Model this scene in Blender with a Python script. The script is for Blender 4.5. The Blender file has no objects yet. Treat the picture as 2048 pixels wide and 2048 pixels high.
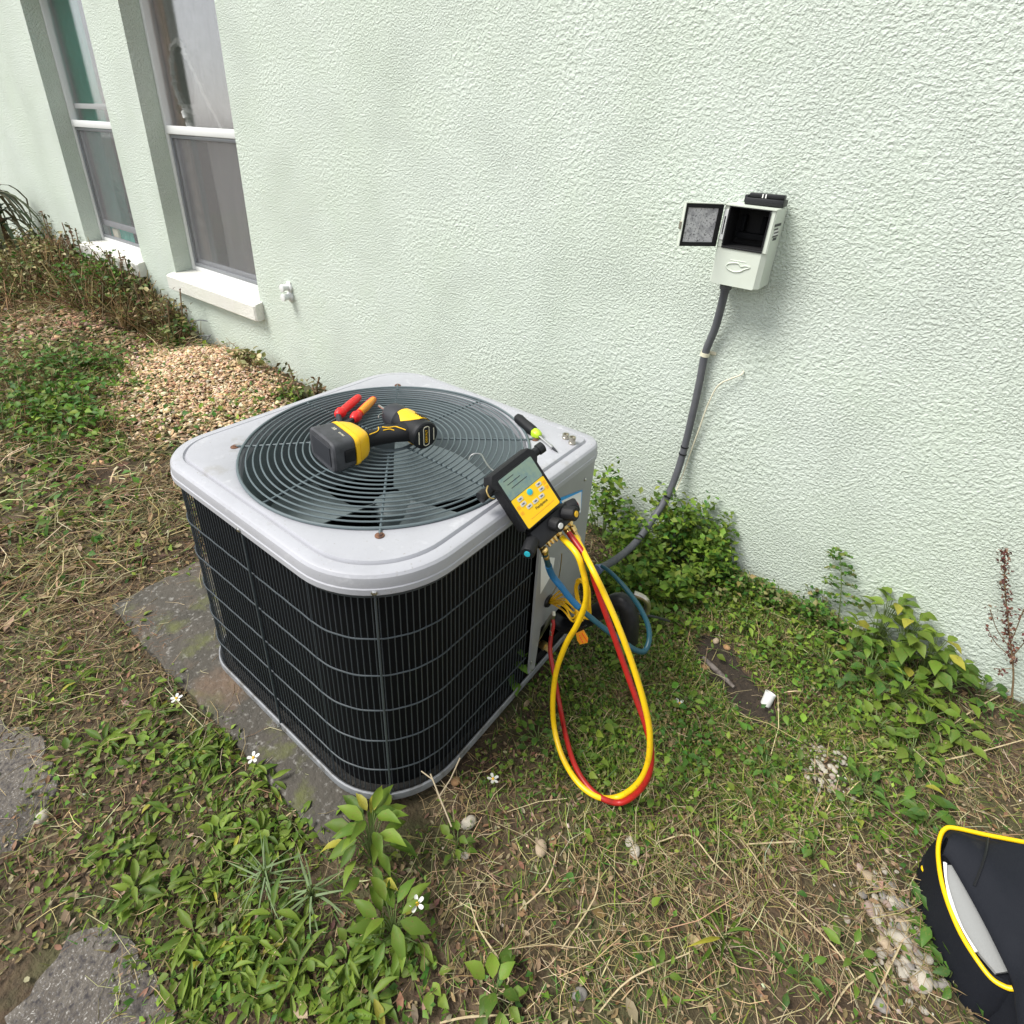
import bpy, bmesh, math, random
import numpy as np
from mathutils import Vector, Matrix, Euler
random.seed(7); rng = np.random.default_rng(7)
SC = bpy.context.scene; COL = SC.collection
R = math.radians

# ------------------------------------------------------------------ camera
CAMP = (1.3462, -1.7213, 1.3797)
M3 = Matrix(((0.7992, 0.5990, 0.0497), (-0.2976, 0.3225, 0.8986), (-0.5222, 0.7330, -0.4360)))  # right, up, forward
cd = bpy.data.cameras.new('camera'); cam = bpy.data.objects.new('camera', cd); COL.objects.link(cam)
rt, upv, fw = [Vector(M3[i]).normalized() for i in range(3)]
cam.matrix_world = Matrix(((rt.x, upv.x, -fw.x, CAMP[0]), (rt.y, upv.y, -fw.y, CAMP[1]), (rt.z, upv.z, -fw.z, CAMP[2]), (0, 0, 0, 1)))
cd.sensor_width = 36; cd.lens = 36 * 1120.93 / 2048
cd.shift_x = (1024 - 1033.80) / 2048; cd.shift_y = (828.67 - 1024) / 2048
cd.clip_start = .01; cd.clip_end = 300
SC.camera = cam

# ------------------------------------------------------------------ sky, sun, exposure
SUN_DIR = Vector((-.42, -.55, .95)).normalized()
w = bpy.data.worlds.new('World'); SC.world = w; w.use_nodes = True
nt = w.node_tree; nt.nodes.clear()
sky = nt.nodes.new('ShaderNodeTexSky'); sky.sky_type = 'NISHITA'; sky.sun_disc = False
sky.sun_elevation = math.asin(SUN_DIR.z); sky.sun_rotation = math.atan2(SUN_DIR.x, SUN_DIR.y)
hs = nt.nodes.new('ShaderNodeHueSaturation'); hs.inputs['Saturation'].default_value = .18
bg = nt.nodes.new('ShaderNodeBackground'); bg.inputs['Strength'].default_value = .078
wo = nt.nodes.new('ShaderNodeOutputWorld')
nt.links.new(sky.outputs[0], hs.inputs['Color']); nt.links.new(hs.outputs[0], bg.inputs['Color']); nt.links.new(bg.outputs[0], wo.inputs[0])
sd = bpy.data.lights.new('sun', 'SUN'); so = bpy.data.objects.new('sun', sd); COL.objects.link(so)
sd.energy = 1.5; sd.angle = R(24); sd.color = (1, .97, .92)
so.rotation_euler = (-SUN_DIR).to_track_quat('-Z', 'Y').to_euler()
SC.view_settings.view_transform = 'Standard'; SC.view_settings.look = 'None'
SC.view_settings.exposure = 1.50; SC.view_settings.gamma = 1; SC.view_settings.use_curve_mapping = False

# ------------------------------------------------------------------ helpers: surveying points of the photograph onto real planes
PXD = 1.06004                                                       # points were read off in a 1932-pixel view
def ray(px, py):
    a = (px * PXD - 1033.80) / 1120.93; b = -(py * PXD - 828.67) / 1120.93
    return rt * a + upv * b + fw
CV = Vector(CAMP)
def atz(px, py, z=0.): d = ray(px, py); return CV + d * ((z - CV.z) / d.z)
def aty(px, py, y=0.): d = ray(px, py); return CV + d * ((y - CV.y) / d.y)
def atx(px, py, x=0.): d = ray(px, py); return CV + d * ((x - CV.x) / d.x)

# ------------------------------------------------------------------ helpers: materials
def mat(name, col, rough=.5, metal=0., noise=None, bump=None, spec=.5, coat=0., obj_rand=0., attr=False, transl=0.):
    """noise=(scale, colour2, lo, hi) second colour through a noise mask, bump=(scale, strength, distance)"""
    m = bpy.data.materials.new(name); m.use_nodes = True; n = m.node_tree; b = n.nodes['Principled BSDF']
    b.inputs['Base Color'].default_value = (*col, 1); b.inputs['Roughness'].default_value = rough; b.inputs['Metallic'].default_value = metal
    b.inputs['Specular IOR Level'].default_value = spec; b.inputs['Coat Weight'].default_value = coat
    tc = n.nodes.new('ShaderNodeTexCoord'); src = None
    if attr:
        a = n.nodes.new('ShaderNodeAttribute'); a.attribute_name = 'Col'; src = a.outputs['Color']
    if noise:
        for k, (sc, c2, lo, hi) in enumerate(noise if isinstance(noise, list) else [noise]):
            t = n.nodes.new('ShaderNodeTexNoise'); t.inputs['Scale'].default_value = sc; t.inputs['Detail'].default_value = 6; t.inputs['Roughness'].default_value = .65
            n.links.new(tc.outputs['Object'], t.inputs['Vector'])
            mr = n.nodes.new('ShaderNodeMapRange'); mr.inputs['From Min'].default_value = lo; mr.inputs['From Max'].default_value = hi
            n.links.new(t.outputs['Fac'], mr.inputs['Value'])
            mx = n.nodes.new('ShaderNodeMix'); mx.data_type = 'RGBA'
            n.links.new(mr.outputs[0], mx.inputs[0])
            if src: n.links.new(src, mx.inputs[6])
            else: mx.inputs[6].default_value = (*col, 1)
            mx.inputs[7].default_value = (*c2, 1); src = mx.outputs[2]
    if obj_rand:
        oi = n.nodes.new('ShaderNodeObjectInfo'); mr = n.nodes.new('ShaderNodeMapRange')
        mr.inputs['To Min'].default_value = 1 - obj_rand; mr.inputs['To Max'].default_value = 1 + obj_rand
        n.links.new(oi.outputs['Random'], mr.inputs['Value'])
        hv = n.nodes.new('ShaderNodeHueSaturation'); n.links.new(mr.outputs[0], hv.inputs['Value'])
        if src: n.links.new(src, hv.inputs['Color'])
        else: hv.inputs['Color'].default_value = (*col, 1)
        src = hv.outputs[0]
    if src: n.links.new(src, b.inputs['Base Color'])
    if bump:
        t = n.nodes.new('ShaderNodeTexNoise'); t.inputs['Scale'].default_value = bump[0]; t.inputs['Detail'].default_value = 5
        n.links.new(tc.outputs['Object'], t.inputs['Vector'])
        bp = n.nodes.new('ShaderNodeBump'); bp.inputs['Strength'].default_value = bump[1]; bp.inputs['Distance'].default_value = bump[2]
        n.links.new(t.outputs['Fac'], bp.inputs['Height']); n.links.new(bp.outputs[0], b.inputs['Normal'])
    if transl:
        tr = n.nodes.new('ShaderNodeBsdfTranslucent'); ms = n.nodes.new('ShaderNodeMixShader'); ms.inputs[0].default_value = transl
        if src: n.links.new(src, tr.inputs['Color'])
        else: tr.inputs['Color'].default_value = (*col, 1)
        n.links.new(b.outputs[0], ms.inputs[1]); n.links.new(tr.outputs[0], ms.inputs[2])
        n.links.new(ms.outputs[0], n.nodes['Material Output'].inputs['Surface'])
    return m

def stucco(name, col, scale=76., strength=.85, dist=.0042):
    m = mat(name, col, .62, noise=[(1.1, (col[0] * .93, col[1] * .95, col[2] * .90), .42, .70), (4.5, (col[0] * .95, col[1] * .97, col[2] * .93), .52, .72), (60, (col[0] * 1.04, col[1] * 1.03, col[2] * 1.04), .5, .8)], spec=.35)
    n = m.node_tree; b = n.nodes['Principled BSDF']; tc = n.nodes.new('ShaderNodeTexCoord')
    def lump(sc, dist_, lo, hi):
        t = n.nodes.new('ShaderNodeTexNoise'); t.inputs['Scale'].default_value = sc; t.inputs['Detail'].default_value = 3; t.inputs['Roughness'].default_value = .55; t.inputs['Distortion'].default_value = dist_
        n.links.new(tc.outputs['Object'], t.inputs['Vector']); cr = n.nodes.new('ShaderNodeMapRange'); cr.interpolation_type = 'SMOOTHSTEP'; cr.inputs['From Min'].default_value = lo; cr.inputs['From Max'].default_value = hi
        n.links.new(t.outputs['Fac'], cr.inputs['Value']); return cr.outputs[0]
    la, lb = lump(scale, .35, .36, .66), lump(scale * 1.75, .2, .38, .68)
    tm = n.nodes.new('ShaderNodeTexNoise'); tm.inputs['Scale'].default_value = 2.6; tm.inputs['Detail'].default_value = 4; n.links.new(tc.outputs['Object'], tm.inputs['Vector'])
    tmr = n.nodes.new('ShaderNodeMapRange'); tmr.inputs['From Min'].default_value = .36; tmr.inputs['From Max'].default_value = .64; tmr.inputs['To Min'].default_value = .15; tmr.inputs['To Max'].default_value = .95; n.links.new(tm.outputs['Fac'], tmr.inputs['Value'])
    mxf = n.nodes.new('ShaderNodeMix'); n.links.new(tmr.outputs[0], mxf.inputs[0]); n.links.new(la, mxf.inputs[2]); n.links.new(lb, mxf.inputs[3])
    t2 = n.nodes.new('ShaderNodeTexNoise'); t2.inputs['Scale'].default_value = scale * 3.4; t2.inputs['Detail'].default_value = 3
    n.links.new(tc.outputs['Object'], t2.inputs['Vector'])
    t3 = n.nodes.new('ShaderNodeTexNoise'); t3.inputs['Scale'].default_value = 5; t3.inputs['Detail'].default_value = 2
    n.links.new(tc.outputs['Object'], t3.inputs['Vector'])
    a = n.nodes.new('ShaderNodeMath'); a.operation = 'MULTIPLY_ADD'; a.inputs[1].default_value = .32
    n.links.new(t2.outputs['Fac'], a.inputs[0]); n.links.new(mxf.outputs[0], a.inputs[2])
    a2 = n.nodes.new('ShaderNodeMath'); a2.operation = 'MULTIPLY_ADD'; a2.inputs[1].default_value = .8
    n.links.new(t3.outputs['Fac'], a2.inputs[0]); n.links.new(a.outputs[0], a2.inputs[2])
    bp = n.nodes.new('ShaderNodeBump'); bp.inputs['Strength'].default_value = strength; bp.inputs['Distance'].default_value = dist
    n.links.new(a2.outputs[0], bp.inputs['Height']); n.links.new(bp.outputs[0], b.inputs['Normal'])
    return m

def glass(name, refl=1.0, tint=(1, 1, 1)):
    m = bpy.data.materials.new(name); m.use_nodes = True; n = m.node_tree; n.nodes.remove(n.nodes['Principled BSDF'])
    tr = n.nodes.new('ShaderNodeBsdfTransparent'); tr.inputs[0].default_value = (*tint, 1)
    gl = n.nodes.new('ShaderNodeBsdfGlossy'); gl.inputs['Roughness'].default_value = .03
    fr = n.nodes.new('ShaderNodeFresnel'); fr.inputs['IOR'].default_value = 1.5
    mu = n.nodes.new('ShaderNodeMath'); mu.operation = 'MULTIPLY'; mu.inputs[1].default_value = refl
    ms = n.nodes.new('ShaderNodeMixShader')
    n.links.new(fr.outputs[0], mu.inputs[0]); n.links.new(mu.outputs[0], ms.inputs[0]); n.links.new(tr.outputs[0], ms.inputs[1]); n.links.new(gl.outputs[0], ms.inputs[2])
    n.links.new(ms.outputs[0], n.nodes['Material Output'].inputs['Surface'])
    return m

def screen_mesh(name, col, alpha):
    m = mat(name, col, .8); n = m.node_tree; b = n.nodes['Principled BSDF']
    tr = n.nodes.new('ShaderNodeBsdfTransparent'); ms = n.nodes.new('ShaderNodeMixShader'); ms.inputs[0].default_value = alpha
    n.links.new(tr.outputs[0], ms.inputs[1]); n.links.new(b.outputs[0], ms.inputs[2]); n.links.new(ms.outputs[0], n.nodes['Material Output'].inputs['Surface'])
    return m

# ------------------------------------------------------------------ helpers: meshes
class MB:
    def __init__(s): s.v = []; s.f = []
    def add(s, vs, fs, M=None):
        o = len(s.v)
        s.v += [tuple(M @ Vector(v)) if M is not None else tuple(v) for v in vs]
        s.f += [tuple(i + o for i in f) for f in fs]; return s
    def box(s, x0, x1, y0, y1, z0, z1, r=0., seg=2, M=None):
        bm = bmesh.new(); bmesh.ops.create_cube(bm, size=1)
        for v in bm.verts:
            v.co = Vector(((x0 + x1) / 2 + v.co.x * (x1 - x0), (y0 + y1) / 2 + v.co.y * (y1 - y0), (z0 + z1) / 2 + v.co.z * (z1 - z0)))
        if r > 0: bmesh.ops.bevel(bm, geom=list(bm.edges), offset=r, segments=seg, affect='EDGES', profile=.5)
        return s.bm(bm, M)
    def bm(s, bm, M=None):
        bm.verts.index_update(); s.add([v.co.copy() for v in bm.verts], [[v.index for v in f.verts] for f in bm.faces], M); bm.free(); return s
    def loft(s, rings, cap=True, closed=True, M=None):
        n = len(rings[0]); vs = [p for r in rings for p in r]; fs = []
        for i in range(len(rings) - 1):
            for j in range(n if closed else n - 1):
                k = (j + 1) % n; fs.append((i * n + j, i * n + k, (i + 1) * n + k, (i + 1) * n + j))
        if cap: fs.append(tuple(reversed(range(n)))); fs.append(tuple((len(rings) - 1) * n + j for j in range(n)))
        return s.add(vs, fs, M)
    def lathe(s, prof, seg=20, M=None, cap=True):
        return s.loft([[(r * math.cos(2 * math.pi * j / seg), r * math.sin(2 * math.pi * j / seg), z) for j in range(seg)] for r, z in prof], cap, True, M)
    def tube(s, pts, r, sides=8, cap=True, M=None, smooth=0):
        P = [Vector(p) for p in pts]
        if smooth: P = spline(P, smooth)
        n = len(P); rr = r if hasattr(r, '__len__') else [r] * n
        if len(rr) != n: rr = [float(np.interp(i / (n - 1), np.linspace(0, 1, len(rr)), rr)) for i in range(n)]
        t0 = (P[1] - P[0]).normalized(); u = t0.orthogonal().normalized(); rings = []
        for i in range(n):
            t = (P[min(i + 1, n - 1)] - P[max(i - 1, 0)]).normalized(); u = (u - t * u.dot(t)).normalized(); b = t.cross(u)
            rings.append([P[i] + (u * math.cos(2 * math.pi * j / sides) + b * math.sin(2 * math.pi * j / sides)) * rr[i] for j in range(sides)])
        return s.loft(rings, cap, True, M)
    def ring(s, rad, r, seg=72, sides=6, z=0., M=None):
        vs = []; fs = []
        for i in range(seg):
            a = 2 * math.pi * i / seg
            for j in range(sides):
                b = 2 * math.pi * j / sides; q = rad + r * math.cos(b); vs.append((q * math.cos(a), q * math.sin(a), z + r * math.sin(b)))
        for i in range(seg):
            for j in range(sides):
                i2 = (i + 1) % seg; j2 = (j + 1) % sides; fs.append((i * sides + j, i2 * sides + j, i2 * sides + j2, i * sides + j2))
        return s.add(vs, fs, M)
    def build(s, name, m, parent=None, ang=32, smooth=True):
        me = bpy.data.meshes.new(name); me.from_pydata(s.v, [], s.f); me.update()
        bm = bmesh.new(); bm.from_mesh(me); bmesh.ops.recalc_face_normals(bm, faces=bm.faces); bm.to_mesh(me); bm.free()
        if smooth:
            me.polygons.foreach_set('use_smooth', [True] * len(me.polygons)); me.set_sharp_from_angle(angle=R(ang))
        for q in (m if isinstance(m, (list, tuple)) else [m]): me.materials.append(q)
        o = bpy.data.objects.new(name, me); COL.objects.link(o)
        if parent: o.parent = parent
        return o

def spline(P, k=8):
    P = [Vector(p) for p in P]; out = []
    for i in range(len(P) - 1):
        p0, p1, p2, p3 = P[max(i - 1, 0)], P[i], P[i + 1], P[min(i + 2, len(P) - 1)]
        for t in [j / k for j in range(k)]:
            out.append(.5 * ((2 * p1) + (p2 - p0) * t + (2 * p0 - 5 * p1 + 4 * p2 - p3) * t * t + (3 * p1 - p0 - 3 * p2 + p3) * t ** 3))
    out.append(P[-1]); return out
def tag(o, label=None, cat=None, group=None, kind=None):
    if label: o['label'] = label
    if cat: o['category'] = cat
    if group: o['group'] = group
    if kind: o['kind'] = kind
    return o
def empty(name, loc=(0, 0, 0), label=None, cat=None, group=None, M=None):
    o = bpy.data.objects.new(name, None); COL.objects.link(o); o.empty_display_size = .05
    if M is not None: o.matrix_world = M
    else: o.location = loc
    return tag(o, label, cat, group)
def axes(x, y, z, p):                                              # matrix from three axes and an origin
    return Matrix(((x[0], y[0], z[0], p[0]), (x[1], y[1], z[1], p[1]), (x[2], y[2], z[2], p[2]), (0, 0, 0, 1)))
def along(a, b):                                                   # matrix taking +Z onto a->b at a
    a = Vector(a); d = (Vector(b) - a).normalized(); return Matrix.Translation(a) @ d.to_track_quat('Z', 'Y').to_matrix().to_4x4()
def text(name, s, size, M, m, parent, ext=.0003, align='CENTER'):
    c = bpy.data.curves.new(name, 'FONT'); c.body = s; c.size = size; c.extrude = ext; c.align_x = align; c.align_y = 'CENTER'
    t = bpy.data.objects.new(name, c); COL.objects.link(t); dg = bpy.context.evaluated_depsgraph_get()
    me = bpy.data.meshes.new_from_object(t.evaluated_get(dg)); bpy.data.objects.remove(t); bpy.data.curves.remove(c)
    me.transform(M); me.materials.clear(); me.materials.append(m); me.name = name
    o = bpy.data.objects.new(name, me); COL.objects.link(o); o.parent = parent; return o
def prism(pts, z0, z1, M=None, mb=None):
    mb = mb or MB(); return mb.loft([[(x, y, z0) for x, y in pts], [(x, y, z1) for x, y in pts]], True, True, M)
def rrect(w, h, r, n=5, cx=0, cy=0):
    out = []
    for sx, sy, a0 in ((1, 1, 0), (-1, 1, 90), (-1, -1, 180), (1, -1, 270)):
        for i in range(n + 1):
            a = R(a0 + 90 * i / n); out.append((cx + sx * (w / 2 - r) + r * math.cos(a), cy + sy * (h / 2 - r) + r * math.sin(a)))
    return out

def vnoise(x, y, seed=0):
    x = np.asarray(x, float); y = np.asarray(y, float); xi = np.floor(x).astype(int); yi = np.floor(y).astype(int); fx = x - xi; fy = y - yi
    fx = fx * fx * (3 - 2 * fx); fy = fy * fy * (3 - 2 * fy)
    def h(a, b):
        n = (a * 374761393 + b * 668265263 + seed * 974711) & 0x7fffffff; n = ((n ^ (n >> 13)) * 1274126177) & 0x7fffffff
        return ((n ^ (n >> 16)) & 0xffff) / 65535.
    return (h(xi, yi) * (1 - fx) + h(xi + 1, yi) * fx) * (1 - fy) + (h(xi, yi + 1) * (1 - fx) + h(xi + 1, yi + 1) * fx) * fy
def fbm(x, y, seed=0, o=4):
    s = 0; a = .5
    for k in range(o): s = s + a * vnoise(x * 2 ** k, y * 2 ** k, seed + k); a *= .5
    return s

# ------------------------------------------------------------------ ground shape
def sstep(a, b, x): t = np.clip((x - a) / (b - a), 0, 1); return t * t * (3 - 2 * t)
def gz(x, y):
    x = np.asarray(x, float); y = np.asarray(y, float)
    z = .022 * (fbm(x * 5, y * 5, 3) - .5) + .014 * (fbm(x * 22, y * 22, 9) - .5)
    z = z + .15 * np.exp(-((x + 1.95) / .50) ** 2 - ((y + .30) / .32) ** 2) + .06 * np.exp(-((x + 3.3) / .5) ** 2 - ((y + .45) / .35) ** 2)
    z = z + .10 * sstep(-2.6, -4.2, x) * sstep(-1.5, -.2, y)
    z = z + .055 * sstep(-.42, -.02, y) * sstep(.75, 1.1, x)
    z = z - .03 * np.exp(-((x - 1.21) / .12) ** 2 - ((y + .44) / .07) ** 2)
    flat = np.maximum(0, 1 - np.maximum(np.maximum(-.5 - x, x - .95), np.maximum(-1.47 - y, y + .40)) / .08).clip(0, 1)
    z = z * (1 - flat) + (-.004) * flat
    for cx, cy, rr in ((-.03, -1.80, .22), (.52, -1.86, .24)):
        f = np.clip(1.45 - np.hypot(x - cx, (y - cy) * 1.1) / rr, 0, 1); z = z * (1 - f) + (-.003) * f
    return z
def gzf(x, y): return float(gz(x, y))
def atg(px, py, up=0.):                                             # the point of the uneven ground seen at a pixel
    z = 0.
    for _ in range(6): p = atz(px, py, z + up); z = gzf(p.x, p.y)
    return Vector((p.x, p.y, z))

# ------------------------------------------------------------------ materials
mint = (.598, .662, .588)
M_wall = stucco('mint_stucco', mint)
M_sill = stucco('white_stucco', (.74, .73, .68), 80, .8, .003)
M_soil = mat('soil', (.066, .043, .025), .95, noise=[(9, (.12, .082, .048), .42, .62), (55, (.035, .024, .015), .5, .68), (150, (.22, .165, .11), .60, .72), (3, (.075, .07, .03), .48, .6)], bump=(90, 1., .012))
M_conc = mat('mossy_concrete', (.078, .069, .056), .92, noise=[(7, (.06, .055, .045), .40, .6), (70, (.22, .21, .19), .56, .68), (9, (.10, .105, .04), .52, .66), (3, (.15, .10, .065), .52, .7)], bump=(60, .9, .008))
M_step = mat('weathered_concrete', (.100, .086, .072), .92, noise=[(240, (.50, .48, .45), .55, .63), (4, (.19, .17, .145), .45, .7), (120, (.045, .04, .042), .50, .64)], bump=(200, .8, .004))
M_cap = mat('painted_steel', (.40, .405, .435), .40, noise=[(7, (.35, .355, .38), .45, .7), (160, (.28, .265, .25), .62, .71), (28, (.47, .475, .50), .56, .72), (11, (.31, .30, .285), .60, .74), (420, (.24, .22, .20), .70, .76)], bump=(35, .12, .002), spec=.5)
M_panel = mat('panel_steel', (.33, .335, .34), .42, noise=[(5, (.28, .285, .285), .4, .7)])
M_pan = mat('base_pan_steel', (.23, .24, .255), .5, noise=[(30, (.12, .115, .105), .5, .68)])
M_wire = mat('grey_green_wire', (.10, .13, .14), .42)
M_rust = mat('rust', (.16, .075, .04), .85, noise=(80, (.07, .035, .025), .45, .6))
M_blade = mat('fan_blade_steel', (.19, .23, .235), .5, noise=(9, (.10, .125, .13), .45, .7))
M_shroud = mat('fan_shroud_steel', (.18, .22, .23), .55)
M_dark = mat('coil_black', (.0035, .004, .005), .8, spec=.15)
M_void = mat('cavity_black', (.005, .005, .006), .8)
M_gwire = mat('guard_wire_black', (.040, .048, .056), .36)
M_gwire2 = mat('guard_wire_row', (.05, .062, .07), .38)
M_black = mat('black_plastic', (.010, .0105, .012), .42, noise=(25, (.015, .016, .018), .45, .7), spec=.35)
M_rub = mat('black_rubber', (.011, .0115, .013), .6, bump=(300, .3, .001), spec=.3)
M_char = mat('charcoal_plastic', (.030, .032, .038), .5, spec=.35)
M_batt = mat('battery_grey', (.065, .067, .075), .55, noise=(40, (.045, .047, .052), .45, .6), spec=.35)
M_yel = mat('yellow_plastic', (.86, .50, .012), .36)
M_yel2 = mat('yellow_face', (.90, .56, .004), .34)
M_red = mat('red_grip', (.72, .018, .018), .34)
M_org = mat('orange_grip', (.80, .30, .02), .36)
M_steel = mat('steel', (.55, .55, .54), .28, 1.)
M_nick = mat('nickel', (.50, .47, .40), .3, 1.)
M_brass = mat('brass', (.70, .50, .20), .28, 1.)
M_lime = mat('lime_plastic', (.46, .68, .03), .3)
M_white = mat('white_print', (.78, .78, .76), .6)
M_lcd = mat('lcd_glass', (.20, .28, .215), .12, noise=(35, (.14, .22, .22), .45, .65), spec=.7)
M_btn = mat('grey_button', (.55, .53, .45), .5)
M_navy = mat('navy_print', (.05, .06, .14), .5)
M_blue = mat('blue_plastic', (.02, .25, .55), .4)
M_cyan = mat('teal_button', (.03, .45, .55), .3)
M_hy = mat('yellow_hose', (.84, .54, .008), .36, noise=[(30, (.70, .42, .01), .5, .7), (90, (.48, .30, .03), .62, .74)])
M_wy = mat('yellow_wire', (.88, .52, .012), .4)
M_hr = mat('red_hose', (.38, .014, .010), .4, noise=[(40, (.26, .012, .01), .5, .7)])
M_hb = mat('blue_hose', (.008, .060, .085), .4)
M_hb2 = mat('blue_sleeve', (.012, .13, .30), .4)
M_cond = mat('grey_conduit', (.085, .088, .10), .5, noise=(14, (.11, .112, .12), .45, .7))
M_boxp = mat('ivory_enamel', (.62, .67, .585), .4, noise=(9, (.58, .62, .53), .5, .75))
M_cream = mat('cream_pvc', (.70, .66, .50), .5)
M_vinyl = mat('white_vinyl', (.72, .73, .72), .38)
M_alu = mat('grey_aluminium', (.26, .27, .29), .4, .3)
M_screen = screen_mesh('insect_screen', (.34, .34, .35), .16)
M_glass = glass('window_glass', .75)
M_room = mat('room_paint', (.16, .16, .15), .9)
M_cgreen = mat('green_cloth', (.08, .56, .43), .8, transl=.25)
M_cwhite = mat('sheer_cloth', (.78, .79, .78), .8, transl=.3)
M_cbeige = mat('beige_cloth', (.52, .50, .40), .8, transl=.2)
M_brown = mat('brown_wood', (.60, .39, .29), .6, noise=(18, (.26, .16, .11), .4, .7))
M_film = mat('torn_plastic_film', (.27, .27, .265), .3, transl=.3, noise=(4, (.42, .43, .43), .45, .6))
M_fab = mat('black_nylon', (.010, .0115, .0165), .75, bump=(420, .5, .0012), noise=[(6, (.014, .0155, .021), .4, .7), (9, (.045, .042, .038), .62, .80)], spec=.18)
M_lin = mat('grey_lining', (.30, .305, .30), .75, bump=(300, .3, .001))
M_stone = mat('stone', (.42, .36, .28), .85, noise=[(40, (.52, .47, .38), .42, .65), (110, (.28, .22, .16), .58, .72)], bump=(70, .5, .004), obj_rand=.3)
M_leaf = mat('leaf', (.1, .2, .04), .55, attr=True, noise=[(3.5, (.20, .20, .045), .52, .72), (7, (.16, .09, .035), .66, .74)], transl=.30, obj_rand=.28, spec=.35)
M_veg = mat('vegetation', (.1, .2, .04), .55, attr=True, noise=(70, (.20, .17, .05), .58, .76), transl=.25, spec=.3)
M_dry = mat('dry_plant', (.3, .25, .15), .8, attr=True, spec=.2)
M_chip = mat('chips', (.4, .3, .2), .85, attr=True, spec=.2)
M_petal = mat('petal', (.80, .80, .76), .6, transl=.2)
M_pist = mat('pistil', (.65, .38, .02), .7)

# ------------------------------------------------------------------ the setting
xs = np.unique(np.concatenate([np.linspace(-60, -9, 18), np.linspace(-9, -3, 110), np.linspace(-3, -.6, 90), np.linspace(-.6, 2.4, 190), np.linspace(2.4, 4, 24), np.linspace(4, 60, 18)]))
ys = np.unique(np.concatenate([np.linspace(-60, -3, 18), np.linspace(-3, -2.05, 20), np.linspace(-2.05, .12, 140)]))
X, Y = np.meshgrid(xs, ys); Z = gz(X, Y)
me = bpy.data.meshes.new('ground'); nx, ny = len(xs), len(ys)
ii = (np.arange(ny - 1)[:, None] * nx + np.arange(nx - 1)[None, :]).ravel()
me.from_pydata(np.stack([X.ravel(), Y.ravel(), Z.ravel()], 1).tolist(), [], np.stack([ii, ii + 1, ii + 1 + nx, ii + nx], 1).tolist())
me.polygons.foreach_set('use_smooth', [True] * len(me.polygons)); me.materials.append(M_soil)
g = bpy.data.objects.new('ground', me); COL.objects.link(g); tag(g, 'bare brown yard soil under weeds and dry litter', kind='structure')

# house wall with two window openings
W1, W2, ZS, ZT, ZM, REC = (-2.798, -1.773), (-4.329, -3.297), .463, 2.23, 1.345, .115
house = empty('house_wall', (0, 0, 0), 'pale mint green stucco house wall with two tall windows', 'wall')
def wall_mesh():
    mb = MB(); X = [-12, W2[0], W2[1], W1[0], W1[1], 5.5]; Zb = [-.3, ZS, ZT, 3.3]; T = .2
    op = lambda i, j: j == 1 and i in (1, 3)
    for i in range(5):
        for j in range(3):
            x0, x1, z0, z1 = X[i], X[i + 1], Zb[j], Zb[j + 1]
            if op(i, j):
                mb.add([(x0, 0, z0), (x0, T, z0), (x0, T, z1), (x0, 0, z1)], [(0, 1, 2, 3)]); mb.add([(x1, 0, z0), (x1, T, z0), (x1, T, z1), (x1, 0, z1)], [(0, 3, 2, 1)])
                mb.add([(x0, 0, z1), (x1, 0, z1), (x1, T, z1), (x0, T, z1)], [(0, 3, 2, 1)]); mb.add([(x0, 0, z0), (x1, 0, z0), (x1, T, z0), (x0, T, z0)], [(0, 1, 2, 3)])
            else:
                mb.add([(x0, 0, z0), (x1, 0, z0), (x1, 0, z1), (x0, 0, z1)], [(0, 1, 2, 3)]); mb.add([(x0, T, z0), (x1, T, z0), (x1, T, z1), (x0, T, z1)], [(0, 3, 2, 1)])
    mb.add([(-12, 0, 3.3), (5.5, 0, 3.3), (5.5, T, 3.3), (-12, T, 3.3)], [(0, 1, 2, 3)])
    for x in (-12, 5.5): mb.add([(x, 0, -.3), (x, T, -.3), (x, T, 3.3), (x, 0, 3.3)], [(0, 1, 2, 3)])
    me = bpy.data.meshes.new('wall_face'); me.from_pydata(mb.v, [], mb.f); me.materials.append(M_wall)
    o = bpy.data.objects.new('wall_face', me); COL.objects.link(o); o.parent = house
wall_mesh()
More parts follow.
